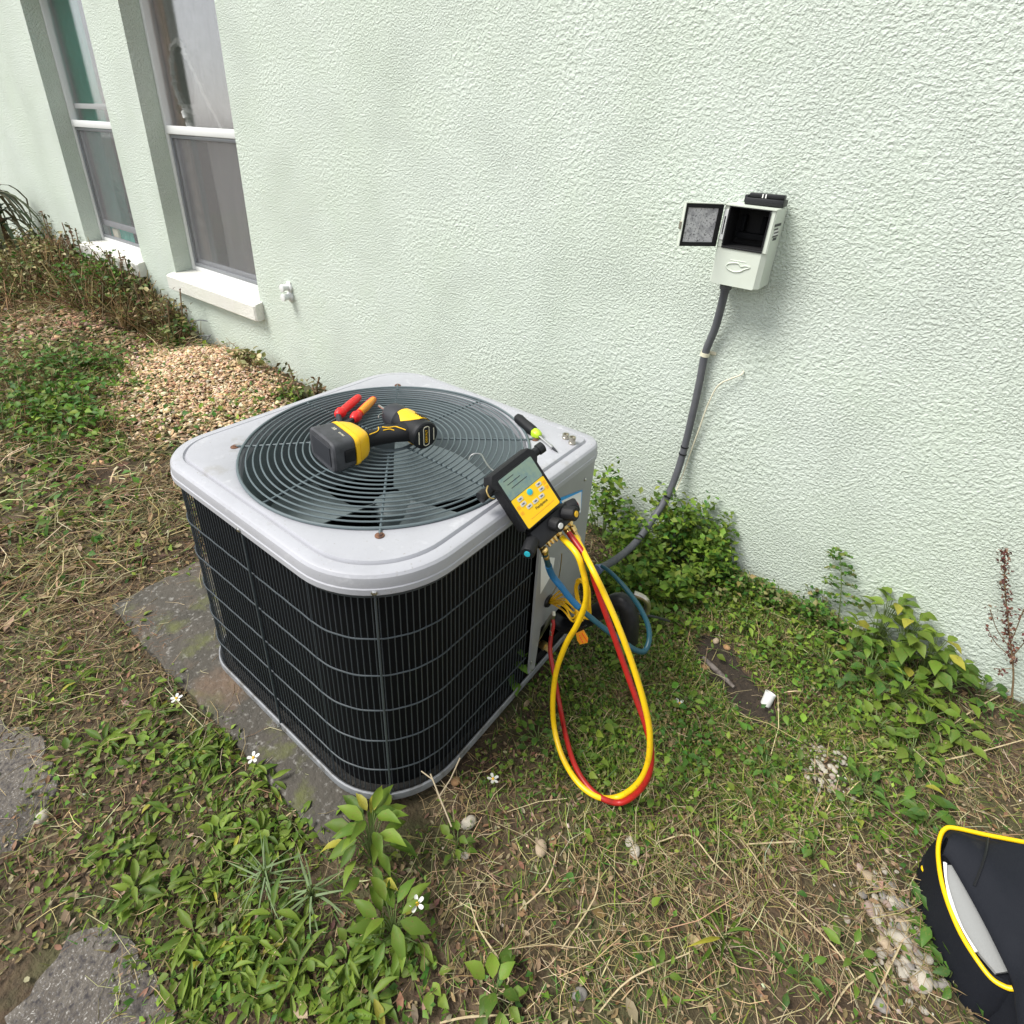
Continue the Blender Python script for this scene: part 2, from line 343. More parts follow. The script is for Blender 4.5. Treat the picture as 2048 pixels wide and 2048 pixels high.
def window(x0, x1, lift):
    mb = MB(); y0, y1 = REC - .005, REC + .055; t = .032
    mb.box(x0 + .002, x0 + t, y0, y1, ZS + .012, ZT - .002, .004); mb.box(x1 - t, x1 - .002, y0, y1, ZS + .012, ZT - .002, .004)
    mb.box(x0 + t, x1 - t, y0 + .001, y1, ZT - .04, ZT - .003, .004); mb.box(x0 + t, x1 - t, y0 + .004, y1, ZS + .012, ZS + .04, .004)
    wn = mb.build('window', M_vinyl, house)
    MB().box(x0 + t, x1 - t, REC - .012, REC + .03, ZM - .026, ZM + .022, .005).build('meeting_rail', M_vinyl, wn)
    MB().box(x0 + t + .001, x1 - t - .001, REC + .034, REC + .038, ZM + .024, ZT - .042).build('pane', M_glass, wn)
    zb = ZS + .043
    s = MB(); a0, a1 = x0 + t + .002, x1 - t - .002                    # lower sash: grey rails, its glass, and the insect screen in front
    s.box(a0, a1, REC + .022, REC + .044, zb + lift, zb + lift + .045, .003); s.box(a0, a0 + .03, REC + .022, REC + .044, zb + lift + .045, ZM - .03, .003); s.box(a1 - .03, a1, REC + .022, REC + .044, zb + lift + .045, ZM - .03, .003)
    s.build('lower_sash', M_alu, wn)
    MB().box(a0 + .03, a1 - .03, REC + .031, REC + .034, zb + lift + .046, ZM - .03).build('pane', M_glass, wn)
    f = MB()
    for q in ((a0, a1, zb, zb + .022), (a0, a1, ZM - .048, ZM - .028), (a0, a0 + .018, zb + .023, ZM - .049), (a1 - .018, a1, zb + .023, ZM - .049)): f.box(q[0], q[1], REC + .004, REC + .016, q[2], q[3], .002)
    f.build('screen_frame', M_alu, wn)
    MB().box(a0 + .018, a1 - .018, REC + .009, REC + .0105, zb + .022, ZM - .048).build('insect_screen', M_screen, wn)
    if lift:
        MB().box(x0 + .12, x0 + .22, REC + .05, REC + .10, zb, zb + .07, .006).build('sash_block', M_cream, wn)
        MB().box(a0, a1, REC + .034, REC + .042, ZM + .10, ZM + .135, .003).build('sash_rail', M_vinyl, wn)
    # sill: sloped stucco block with a bevelled nose
    e = .028; p = [(REC + .002, ZS + .010), (-.048, ZS - .004), (-.058, ZS - .014), (-.056, ZS - .098), (-.050, ZS - .104), (.0, ZS - .10), (.0, ZS - .03), (REC + .002, ZS - .03)]
    n = 8; sl = MB()
    ring = lambda x, sh=0.: [(x, max(y, -.07 + sh) if y < 0 else y, z) for y, z in p]
    pn = [(-.048, ZS - .004), (-.058, ZS - .014), (-.056, ZS - .098), (-.050, ZS - .104), (-.001, ZS - .10), (-.001, ZS + .0035)]
    sl.loft([[(x, y, z) for y, z in pn] if k else [(x, y * .85, z) for y, z in pn] for x, k in ((x0 - e, 0), (x0 - e + .01, 1), (x1 + e - .01, 1))] + [[(x1 + e, y * .85, z) for y, z in pn]])
    sl.add([(x0 + .002, -.002, ZS + .003), (x1 - .002, -.002, ZS + .003), (x1 - .002, REC + .004, ZS + .012), (x0 + .002, REC + .004, ZS + .012), (x0 + .002, -.002, ZS + .0005), (x1 - .002, -.002, ZS + .0005), (x1 - .002, REC + .004, ZS + .0005), (x0 + .002, REC + .004, ZS + .0005)],
           [(0, 1, 2, 3), (0, 4, 5, 1), (1, 5, 6, 2), (3, 2, 6, 7), (0, 3, 7, 4)])
    sl.build('window_sill', M_sill, wn, 25)
    return wn
window(*W1, 0); window(*W2, .09)
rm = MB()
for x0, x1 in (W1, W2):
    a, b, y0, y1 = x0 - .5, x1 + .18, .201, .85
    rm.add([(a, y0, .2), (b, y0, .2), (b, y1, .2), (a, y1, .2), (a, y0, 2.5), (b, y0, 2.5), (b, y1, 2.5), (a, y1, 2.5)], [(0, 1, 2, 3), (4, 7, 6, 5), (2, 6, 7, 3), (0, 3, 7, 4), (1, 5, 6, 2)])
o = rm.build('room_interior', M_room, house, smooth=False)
def curtain(name, x0, x1, y, z0, z1, folds, amp, m, label, taper=0., hole=None):
    nxx, nz = int(folds * 12), 26; mb = MB(); vs = []; keep = []
    for j in range(nz + 1):
        v = j / nz; z = z0 + (z1 - z0) * v
        for i in range(nxx + 1):
            u = i / nxx; xx = x0 + (x1 - x0) * (u * (1 - taper * (1 - v)) )
            vs.append((xx, y + amp * math.sin(u * folds * 6.283 + .5 * math.sin(v * 5)) * (1.1 - .3 * v), z))
    fs = []
    for j in range(nz):
        for i in range(nxx):
            if hole:
                cx = (vs[j * (nxx + 1) + i][0] - hole[0]) / hole[2]; cz = (vs[j * (nxx + 1) + i][2] - hole[1]) / hole[3]
                if cx * cx + cz * cz < 1: continue
            a = j * (nxx + 1) + i; fs.append((a, a + 1, a + nxx + 2, a + nxx + 1))
    mb.add(vs, fs); o = mb.build(name, m, None, 80); tag(o, label, 'curtain'); return o
CY = .188
curtain('curtain', W2[0] + .01, W2[0] + .46, CY, .47, 2.22, 4, .008, M_cgreen, 'green curtain hanging in the left half of the far window')
curtain('curtain', W2[0] + .60, W2[1] - .01, CY, .47, 2.22, 5, .008, M_cbeige, 'pale beige curtain hanging in the right half of the far window')
curtain('curtain', W1[0] + .36, W1[1] - .01, CY, .47, ZM - .01, 4, .012, M_cwhite, 'sheer whitish curtain behind the lower screen of the near window')
hp_ = aty(346, 146, CY - .01); HX, HZ = hp_.x, hp_.z
curtain('curtain', W1[0] + .135, W1[1] - .01, CY - .006, ZM + .01, 2.22, 7, .006, M_film, 'torn translucent sheet with a hole in the upper pane of the near window', hole=(HX, HZ, .105, .17))
o = MB().box(W1[0] + .01, W1[0] + .13, CY - .008, CY + .01, .47, 2.22, .004).box(W1[0] + .035, W1[0] + .10, CY - .012, CY - .0085, 1.40, 2.1, .003).build('cupboard_door', M_brown)
tag(o, 'brown wooden door panel standing inside the near window', 'door panel')
tj = random.Random(4); J = lambda s_: tj.uniform(-s_, s_)
def rag(pts, w0, w1):
    P_ = spline([Vector(p) for p in pts], 7); return MB().tube([p + Vector((J(.008), J(.002), J(.008))) for p in P_], [tj.uniform(w0, w1) for _ in P_], 5)
f = rag([(HX + .112 * math.cos(a), CY - .016, HZ + .180 * math.sin(a)) for a in np.linspace(.5, 5.0, 9)], .006, .020)
f2 = rag([(HX - .04, CY - .016, HZ - .17), (HX + .0, CY - .016, HZ - .26), (HX + .10, CY - .016, HZ - .31), (HX + .14, CY - .016, HZ - .33)], .012, .028); f.add(f2.v, f2.f)
f2 = rag([(HX + .11, CY - .016, HZ + .08), (HX + .22, CY - .016, HZ - .10), (HX + .36, CY - .016, HZ - .26)], .003, .010); f.add(f2.v, f2.f)
tag(f.build('torn_film_edge', M_white), 'crumpled white torn edge around the hole in the window sheet', 'torn film')

# concrete pad and stepping slabs
def slab(name, pts, z1, m, label, jit=.006, z0=-.06, cat='slab'):
    out = []
    n = len(pts)
    for i in range(n):
        a = Vector((pts[i][0], pts[i][1])); b = Vector((pts[(i + 1) % n][0], pts[(i + 1) % n][1])); k = max(2, int((b - a).length / .022))
        for q in range(k):
            p = a.lerp(b, q / k); out.append((p.x + random.uniform(-jit, jit), p.y + random.uniform(-jit, jit)))
    c = Vector((sum(p[0] for p in out) / len(out), sum(p[1] for p in out) / len(out)))
    inn = [(p[0] + (c.x - p[0]) * .03, p[1] + (c.y - p[1]) * .03) for p in out]
    mb = MB().loft([[(x, y, z0) for x, y in out], [(x, y, z1 - .006) for x, y in out], [(x, y, z1) for x, y in inn]])
    o = mb.build(name, m, None, 40); return tag(o, label, cat)
slab('concrete_pad', [(-.405, -1.385), (-.2, -1.392), (.2, -1.386), (.675, -1.386), (.672, -1.1), (.675, -.45), (.2, -.42), (-.40, -.43), (-.41, -.9)], .020, M_conc, 'dark mossy concrete pad under the air conditioning unit', .004, cat='concrete pad')
P = lambda L: [tuple(atz(x, y, .01)[:2]) for x, y in L]
slab('stepping_slab', P([(-160, 1350), (0, 1352), (40, 1362), (78, 1396), (106, 1455), (102, 1505), (70, 1556), (20, 1592), (-40, 1640), (-170, 1640)]), .004, M_step, 'speckled grey stepping slab at the left edge of the photo', .012)
slab('stepping_slab', P([(-20, 1960), (20, 1900), (62, 1848), (110, 1790), (160, 1736), (218, 1752), (272, 1790), (314, 1842), (328, 1900), (318, 2010), (160, 2060), (-40, 2040)]), .004, M_step, 'speckled grey stepping slab at the bottom left corner', .012)

# ------------------------------------------------------------------ air conditioning unit
UX, UY, HA, H, HB = .3836, -.9062, .395, .687, .640
ac = empty('air_conditioner', (UX, UY, 0), 'square grey air conditioner condenser with black wire coil guard and round top grille', 'air conditioner')
RC = {(1, 1): .055, (-1, 1): .15, (-1, -1): .125, (1, -1): .20}
def outline(inset, z, n=14, m=10, rmin=.02):
    h = HA - inset; out = []; cs = [(1, -1, -90), (1, 1, 0), (-1, 1, 90), (-1, -1, 180)]
    for k, (sx, sy, a0) in enumerate(cs):
        r = max(RC[(sx, sy)] - inset, rmin); cx, cy = sx * (h - r), sy * (h - r)
        for i in range(n + 1):
            a = R(a0 + 90 * i / n); out.append((cx + r * math.cos(a), cy + r * math.sin(a), z))
        nsx, nsy, na = cs[(k + 1) % 4]; rn = max(RC[(nsx, nsy)] - inset, rmin)
        q = Vector((nsx * (h - rn) + rn * math.cos(R(na)), nsy * (h - rn) + rn * math.sin(R(na)), z)); p = Vector(out[-1])
        for i in range(1, m): out.append(tuple(p.lerp(q, i / m)))
    return out
def circ(r, z, ref): return [(r * math.cos(math.atan2(p[1], p[0])), r * math.sin(math.atan2(p[1], p[0])), z) for p in ref]
ref = outline(.0, H); HR = .345
prof = [(.016, HB + .004), (.010, HB), (.0005, HB), (-.001, HB + .002), (-.001, HB + .014), (.0008, HB + .016), (.001, HB + .030), (.0025, HB + .037), (.0065, HB + .042), (.012, HB + .0445), (.029, HB + .0452), (.0305, HB + .0430), (.0318, HB + .0405), (.0338, HB + .0405), (.0355, HB + .0445), (.0375, HB + .0478), (.041, HB + .0482)]
rings = [outline(i, z) for i, z in prof] + [circ(HR + .004, H + .0008, ref), circ(HR, H - .001, ref), circ(HR - .003, H - .006, ref), circ(HR - .004, H - .03, ref)]
MB().loft(rings, cap=False).build('top_cap', M_cap, ac, 26)
cap_z = H + .001
# shroud, fan and motor under the grille
MB().loft([[(r * math.cos(a), r * math.sin(a), z) for a in np.linspace(0, 2 * math.pi, 73)[:-1]] for r, z in ((HR - .001, H - .012), (HR - .004, H - .05), (HR - .004, H - .30))], cap=False).build('fan_shroud', M_shroud, ac, 60)
fan = MB().lathe([(.03, H - .23), (.05, H - .225), (.055, H - .18), (.035, H - .165), (.0001, H - .16)], 24).build('fan_hub', M_blade, ac)
for k in range(3):
    rr = []
    for rad in np.linspace(.05, .312, 9):
        s = (rad - .05) / .262; a0, a1 = -.55 - .22 * s, .50 - .02 * s; row = []
        for u in np.linspace(0, 1, 9):
            a = a0 + (a1 - a0) * u; row.append((rad, a, H - .195 + .075 * (u - .5) + .012 * math.sin(u * math.pi)))
        rr.append(row)
    top = [[(r * math.cos(a + k * 2.0944 - .18), r * math.sin(a + k * 2.0944 - .18), z) for r, a, z in row] for row in rr]
    bot = [[(x, y, z - .003) for x, y, z in reversed(row)] for row in top]
    MB().loft([t + b for t, b in zip(top, bot)]).build('fan_blade', M_blade, ac, 50)
MB().lathe([(.085, H - .46), (.085, H - .25), (.06, H - .235), (.02, H - .232)], 28).build('fan_motor', M_dark, ac)
# grille: concentric wires on eight spokes
gr = MB().ring(HR + .002, .0034, 96, 8, H + .004).build('fan_grille', M_wire, ac)
dome = lambda r: H + .006 + .010 * math.cos(min(1., r / HR) * math.pi / 2)
for r in [HR - .0155 * k for k in range(1, 19)]:
    MB().ring(r, .0021, 96, 6, dome(r)).build('grille_ring', M_wire, gr)
for k in range(8):
    a = R(45 * k); corner = k % 2 == 1; r1 = .366 if corner else HR + .004
    MB().tube([(r * math.cos(a), r * math.sin(a), dome(r) - .0046 if r < HR else H + .0035) for r in np.linspace(.062, r1, 24)], .0027, 8).build('grille_spoke', M_wire, gr)
    if corner:
        MB().lathe([(.0095, H + .001), (.0095, H + .0025), (.0055, H + .004), (.005, H + .0055), (.001, H + .006)], 14, Matrix.Translation((.367 * math.cos(a), .367 * math.sin(a), 0))).build('rusty_bolt', M_rust, gr)
MB().ring(.062, .003, 48, 8, dome(.06)).build('grille_hub_ring', M_wire, gr)
# base pan, coil and guard
pan = [(.028, .030), (.006, .026), (.002, .028), (.000, .036), (.001, .050), (.004, .052), (.007, .050), (.0105, .043)]
MB().loft([outline(i, z) for i, z in pan], cap=False).build('base_pan', M_pan, ac, 40)
MB().loft([outline(.030, .038), outline(.030, HB + .003)], cap=False).build('condenser_coil', M_dark, ac)
MB().loft([outline(.0105, .0425), outline(.014, .040), outline(.30, .040)], cap=False).build('pan_floor', mat('dusty_pan', (.022, .021, .019), .9, noise=(60, (.06, .055, .045), .58, .7)), ac)
PAN_Y = -.803 - UY                                                  # where the service panel begins on the right side
go = outline(.012, 0, 40, 40)
gp = [Vector((p[0], p[1], 0)) for p in go]; L = [0]
for i in range(len(gp)): L.append(L[-1] + (gp[(i + 1) % len(gp)] - gp[i]).length)
def guard_at(s):
    s %= L[-1]; i = max(0, min(len(gp) - 1, int(np.searchsorted(L, s)) - 1)); t = (s - L[i]) / max(1e-9, L[i + 1] - L[i]); return gp[i].lerp(gp[(i + 1) % len(gp)], t)
guard = MB().loft([outline(.010, HB - .012), outline(.0075, HB - .012), outline(.0075, HB + .002), outline(.010, HB + .002)], cap=False).build('coil_guard', M_gwire, ac)
wire_me = None; cnt = 0; s = 0.
hidden = lambda p: (p.x > HA - .10 and p.y > PAN_Y)                 # behind the service panel corner
s_list = np.arange(0, L[-1], .0124)
for s in s_list:
    p = guard_at(s)
    if hidden(p) or cnt >= 290: continue
    if wire_me is None:
        wo_ = MB().tube([(0, 0, .046), (0, 0, HB - .006)], .0013, 5, cap=False).build('guard_wire', M_gwire, guard); wire_me = wo_.data
    else:
        wo_ = bpy.data.objects.new('guard_wire', wire_me); COL.objects.link(wo_); wo_.parent = guard
    wo_.location = (p.x, p.y, 0); cnt += 1
path = [guard_at(s) for s in np.arange(0, L[-1], .012)]
st = next(i for i, p in enumerate(path) if hidden(p)); path = path[st:] + path[:st]; path = [p for p in path if not hidden(p)]
for z in (.636, .524, .424, .322, .226, .128):
    MB().tube([(p.x * 1.0065, p.y * 1.0065, z + .0006 * math.sin(i * 1.3)) for i, p in enumerate(path)], .0017, 6).build('guard_row_wire', M_gwire2, guard)
# vertical clips with screws: front corner and the seam on the left face
cx = HA - .20 + .193 * math.cos(R(-45)) if False else (HA - .20) + .195 * math.cos(R(-46)); cy = -(HA - .20) + .195 * math.sin(R(-46))
SEAM = aty(456.6, 1016, -1.30).x - UX
for nm, (x, y), a in (('guard_clip', (cx, cy), -46), ('guard_clip', (SEAM, -HA + .004), -90)):
    M = Matrix.Translation((x, y, 0)) @ Matrix.Rotation(R(a + 90), 4, 'Z')
    c = MB().box(-.0022, .0022, -.003, .002, .05, HB + .0, .001, 1, M).build(nm, M_gwire2, ac)
    MB().lathe([(.006, 0), (.006, .003), (.003, .005)], 10, M @ Matrix.Translation((0, -.004, HB + .008)) @ Matrix.Rotation(R(90), 4, 'X')).build('screw', M_steel, ac)
    MB().lathe([(.006, 0), (.006, .004), (.003, .006)], 10, M @ Matrix.Translation((0, -.005, .043)) @ Matrix.Rotation(R(90), 4, 'X')).build('screw', M_steel, ac)
# service panel wrapping the back right corner, with a valve notch at the foot of the right side
def panel():
    o = outline(.003, 0, 24, 40); pts = [Vector((p[0], p[1])) for p in o if (p[0] > HA - .10 and p[1] > PAN_Y) ]
    pts.sort(key=lambda q: math.atan2(q.y, q.x)); mb = MB()
    top = HB - .001; rows = []
    for q in pts:
        y = q.y + UY
        lo = .056 if y < -.762 else (.20 if q.x > HA - .02 and y < -.575 else .056)
        rows.append((q, lo))
    outer = [[(q.x, q.y, lo), (q.x, q.y, top)] for q, lo in rows]; inner = [[(q.x * .985, q.y * .985, top), (q.x * .985, q.y * .985, lo)] for q, lo in rows]
    return mb.loft([a + b for a, b in zip(outer, inner)])
panel().build('service_panel', M_panel, ac, 30)
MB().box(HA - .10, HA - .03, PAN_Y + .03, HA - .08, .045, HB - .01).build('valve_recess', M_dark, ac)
PX = HA - .003
def on_panel(pts, t=.0008): return MB().loft([[(PX + .0006, p.y - UY, p.z) for p in pts], [(PX + t + .0006, p.y - UY, p.z) for p in pts]])
q = [atx(x, y, UX + PX) for x, y in ((1040, 945), (1098, 924), (1095, 966), (1072, 988))]
c0 = sum(q, Vector()) / 4
lab = on_panel(q).build('blue_label', mat('label_blue', (.03, .32, .72), .4), ac, smooth=False)
tri = [q[0].lerp(q[1], .18).lerp(c0, .25), q[1].lerp(c0, .10), q[2].lerp(c0, .02), q[3].lerp(c0, .3)]
on_panel(tri, .0013).build('white_print', mat('label_white', (.86, .86, .86), .5), lab, smooth=False)
on_panel([c0 + Vector((0, dy, dz)) for dy, dz in ((-.03, .012), (.012, .018), (.012, .012), (-.03, .004))], .0017).build('black_print', M_black, lab, smooth=False)
on_panel([c0 + Vector((0, dy, dz)) for dy, dz in ((-.038, -.004), (-.022, .006), (-.022, -.014), (-.036, -.018))], .0017).build('red_print', M_red, lab, smooth=False)
q = [atx(x, y, UX + PX) for x, y in ((1020, 1050), (1046, 1052), (1042, 1080), (1019, 1120))]
on_panel(q).build('data_plate', M_white, ac, smooth=False)
gm = atx(1033, 1133, UX + PX) - Vector((UX, UY, 0))
MB().lathe([(.016, 0), (.019, .003), (.016, .008), (.009, .008), (.008, .002)], 20, Matrix.Translation((PX, gm.y, gm.z)) @ Matrix.Rotation(R(90), 4, 'Y')).build('cable_grommet', M_black, ac)
for y, z in ((-.79, .60), (-.79, .10), (-.60, .60)): MB().lathe([(.005, 0), (.005, .002), (.002, .004)], 8, Matrix.Translation((PX, y - UY, z)) @ Matrix.Rotation(R(90), 4, 'Y')).build('screw', M_steel, ac)

# ------------------------------------------------------------------ impact driver lying on the grille
TZ = H + .018
un = Vector((-.985, .17, 0)).normalized(); hd = Vector((-.30, -.954, 0)).normalized(); hp = (hd - un * hd.dot(un)).normalized()
dz = un.cross(hp)                                                   # local: x nose, y towards the battery, z tool width
MD = axes(un, hp, dz, (.405, -.872, TZ + .034))
drv = empty('impact_driver', label='yellow and black cordless impact driver lying on its side on the round grille', cat='impact driver', M=MD)
RX = Matrix.Rotation(R(90), 4, 'Y')                                 # lathe axis +Z -> +X
MB().lathe([(.006, -.082), (.026, -.082), (.0335, -.076), (.0345, -.06), (.034, -.02), (.033, .008), (.030, .012)], 28, RX).build('motor_housing', M_rub, drv, 30)
MB().lathe([(.029, .011), (.0335, .016), (.034, .04), (.031, .062), (.024, .075), (.012, .079), (.011, .072)], 28, RX).build('nose_cover', M_char, drv, 30)
MB().lathe([(.0095, .07), (.0095, .082), (.0075, .084), (.0075, .094), (.002, .095)], 14, RX).build('chuck_collar', M_black, drv)
MB().tube([(.093, 0, 0), (.128, 0, 0)], .0034, 6).build('bit', M_steel, drv)
# yellow shell: upper half of the housing seen from above, opposite the handle, with stepped edge
ys_ = MB(); rings = []
for x, r, a0, a1 in ((-.058, .0352, 5, 200), (-.060, .0362, -2, 205), (-.045, .0365, -30, 212), (-.02, .0362, -52, 212), (-.004, .0360, -36, 215), (.012, .0345, -28, 215)):
    arc = [R(a0 + (a1 - a0) * t) for t in np.linspace(0, 1, 22)]
    rings.append([(x, r * math.cos(a) * 0 + r * math.sin(a) * -1 * 0 + r * math.cos(a + math.pi / 2) * 1, r * math.sin(a + math.pi / 2) * 1) for a in arc] + [(x, (r - .003) * math.cos(a + math.pi / 2), (r - .003) * math.sin(a + math.pi / 2)) for a in reversed(arc)])
ys_.loft(rings).build('yellow_shell', M_yel, drv, 30)
for a in (-1.25, -.85, -.45): pass
for k in range(4):
    MB().box(-.056 + k * .0085, -.0515 + k * .0085, -.012, .012, .0345, .0368, .0008, 1, Matrix.Rotation(R(32), 4, 'X')).build('vent_slot', M_black, drv)
rc = MB().lathe([(.0315, -.086), (.0345, -.083), (.035, -.074)], 28, RX).build('rear_cap', M_black, drv)
fr = rrect(.016, .050, .006, 4)
ro = [(-.0865, y, z) for y, z in fr]; MB().tube([(-.0868, y, z) for y, z in fr] + [(-.0868, fr[0][0], fr[0][1])], .0011, 5).build('rear_badge_border', M_cream, drv)
text('rear_badge_lettering', 'DEWALT', .0085, axes((0, -1, 0), (0, 0, 1), (-1, 0, 0), (-.0872, 0, 0)) @ Matrix.Rotation(R(90), 4, 'Z'), M_yel, drv)
for sg in (-1, 1): MB().tube([(-.0868, .021 * sg + .003 * sg * abs(t) * 0, t * .016) for t in (-1, -.3, .3, 1)], .0013, 5).build('rear_cap_line', M_cream, drv)
# handle: superellipse sections from the motor to the battery foot
def sect(c, a, b, ang, n=18, p=2.4):
    out = []
    for j in range(n):
        t = 2 * math.pi * j / n; ct, st_ = math.cos(t), math.sin(t)
        u = a * math.copysign(abs(ct) ** (2 / p), ct); v = b * math.copysign(abs(st_) ** (2 / p), st_)
        out.append((c[0] + u * math.cos(ang), c[1] + u * math.sin(ang), c[2] + v))
    return out
hb_ = [((-.036, .012), .030, .0255, .0), ((-.037, .035), .027, .0205, .02), ((-.030, .058), .0235, .0180, .05), ((-.022, .085), .0215, .0180, .08), ((-.015, .110), .0215, .0190, .08), ((-.008, .118), .027, .0225, .03), ((-.005, .128), .033, .0265, 0)]
MB().loft([sect((c[0], c[1], 0), a, b, g_) for c, a, b, g_ in hb_]).build('handle', M_rub, drv, 45)
for side in (1,):
    MB().tube([(-.060, .040, .0185), (-.045, .048, .021), (-.034, .052, .0205), (-.026, .066, .0195), (-.012, .074, .0175)], .0012, 5, smooth=5).build('grip_line', M_yel, drv)
    MB().tube([(-.030, .118, .0192), (-.028, .098, .0195), (-.020, .088, .0195), (-.008, .082, .018)], .0012, 5, smooth=5).build('grip_line', M_yel, drv)
    MB().tube([(-.042, .060, .0165), (-.034, .068, .0188), (-.030, .082, .0185)], .0012, 5, smooth=5).build('grip_line', M_yel, drv)
MB().box(-.010, .010, .033, .066, -.009, .009, .004).build('trigger', M_black, drv)
MB().loft([sect((c_, y, 0), a_, b_, 0, 26, 4) for c_, y, a_, b_ in ((-.004, .124, .034, .0275), (-.002, .133, .046, .0335), (0, .147, .055, .0368), (0, .157, .0595, .038))]).build('battery_foot', M_yel, drv, 35)
MB().loft([sect((0, .158, 0), .060, .038, 0, 26, 5), sect((0, .166, 0), .0605, .0385, 0, 26, 5), sect((0, .168, 0), .060, .038, 0, 26, 5)]).build('foot_trim', M_yel, drv, 40)
bat = MB().loft([sect((.001, y, 0), a, b, 0, 32, 6) for y, a, b in ((.1685, .057, .0365), (.176, .0585, .0375), (.196, .0585, .0375), (.199, .0600, .0390), (.217, .0600, .0390), (.221, .0565, .036))]).build('battery', M_batt, drv, 35)
MB().box(-.042, .044, .2212, .2225, -.024, .024, .001, 1).build('battery_base_plate', M_char, bat)
MB().box(-.0605, -.058, .171, .196, -.015, .015, .002).build('release_button', M_black, bat)
text('battery_lettering', 'XR', .011, axes((-1, 0, 0), (0, -1, 0), (0, 0, 1), (.012, .182, .0378)), M_cream, bat)
text('battery_lettering', '20V MAX', .006, axes((-1, 0, 0), (0, -1, 0), (0, 0, 1), (-.022, .182, .0378)), M_cream, bat)
MB().tube([(.058, .02, .008), (.060, .03, .012), (.052, .045, .014), (.044, .05, .012)], .0016, 6, smooth=4).build('belt_hook', M_steel, drv)

# ------------------------------------------------------------------ pliers
pl = empty('pliers', (.235, -.915, TZ + .006), 'red and orange handled pliers tucked behind the impact driver', 'pliers')
o0 = Vector((.235, -.915, TZ + .006))
pv = Vector((.262, -.965, TZ + .004)) - o0
for nm, tip, knee, m in (('handle', (.157, -.817), (.206, -.922), M_red), ('handle', (.197, -.798), (.254, -.910), M_red)):
    t = Vector((*tip, TZ + .012)) - o0; k = Vector((*knee, TZ + .012)) - o0; d = (t - k)
    h_ = MB().tube([k - d * .1, k - d * .02, k + d * .08, k + d * .18, k + d * .5, k + d * .9, t], [.008, .0135, .0150, .0112, .0118, .0105, .006], 14, smooth=5)
    ho = h_.build(nm, m, pl, 50)
    if nm == 'handle' and tip[0] > .18:
        MB().tube([k + d * .22 + Vector((.003, 0, .003)), k + d * .55 + Vector((.004, 0, .003)), k + d * .92 + Vector((.002, 0, .002))], [.0098, .0108, .0085], 12, smooth=4).build('orange_inlay', M_org, ho)
    MB().tube([k - d * .05, pv + (k - pv) * .4, pv], [.007, .0075, .009], 8, smooth=4).build('shank', M_char, pl)
MB().lathe([(.012, -.005), (.012, .005), (.006, .007)], 16, Matrix.Translation(pv)).build('pivot', M_char, pl)
for sg in (-1, 1):
    MB().tube([pv + Vector((.002 * sg, 0, 0)), pv + Vector((.012 + .004 * sg, -.022 + .003 * sg, 0)), pv + Vector((.027 + .001 * sg, -.045, 0))], [.009, .008, .003], 8, smooth=3).build('jaw', M_char, pl)

# ------------------------------------------------------------------ screwdriver and two metal caps on the cap
a = Vector((.547, -.599, H + .017)); b = Vector((.727, -.668, H + .006))
b = Vector((.726, -.668, H + .005)); MS = along(a, b); Ls = (b - a).length
sdv = empty('screwdriver', label='screwdriver with black grip and lime green collar beside the grille', cat='screwdriver', M=MS)
ring = lambda r, z, n=24, k=6, d=.0010: [((r - d * (1 + math.cos(k * 2 * math.pi * j / n)) / 2) * math.cos(2 * math.pi * j / n), (r - d * (1 + math.cos(k * 2 * math.pi * j / n)) / 2) * math.sin(2 * math.pi * j / n), z) for j in range(n)]
MB().loft([ring(r, z) for r, z in ((.006, 0), (.012, .003), (.0145, .012), (.0135, .035), (.0145, .06), (.0145, .078), (.0125, .086))]).build('grip', M_rub, sdv, 50)
MB().loft([ring(r, z, 24, 6, .0015) for r, z in ((.0115, .086), (.0145, .092), (.013, .100), (.011, .108), (.006, .112))]).build('collar', M_lime, sdv, 40)
MB().lathe([(.0038, .11), (.0038, .158), (.0052, .160), (.0052, .170), (.0034, .172)], 12).build('shaft', M_steel, sdv)
MB().lathe([(.0034, .172), (.0034, Ls - .014), (.001, Ls)], 8).build('tip', M_char, sdv)
for (x, y), hh, lab in (((.699, -.587), .013, 'shorter brass valve cap standing on the cabinet top behind the screwdriver'), ((.727, -.601), .020, 'taller brass valve cap standing nearest the cabinet corner')):
    o = MB().lathe([(.0085, 0), (.0095, .002), (.0095, .005), (.0082, .006), (.0082, hh * .6), (.0092, hh * .65), (.0092, hh), (.006, hh), (.006, hh - .004)], 16).build('valve_cap', M_nick, None, 35)
    o.location = (x, y, H + .001); tag(o, lab, 'valve cap', 'metal valve caps on the cabinet')

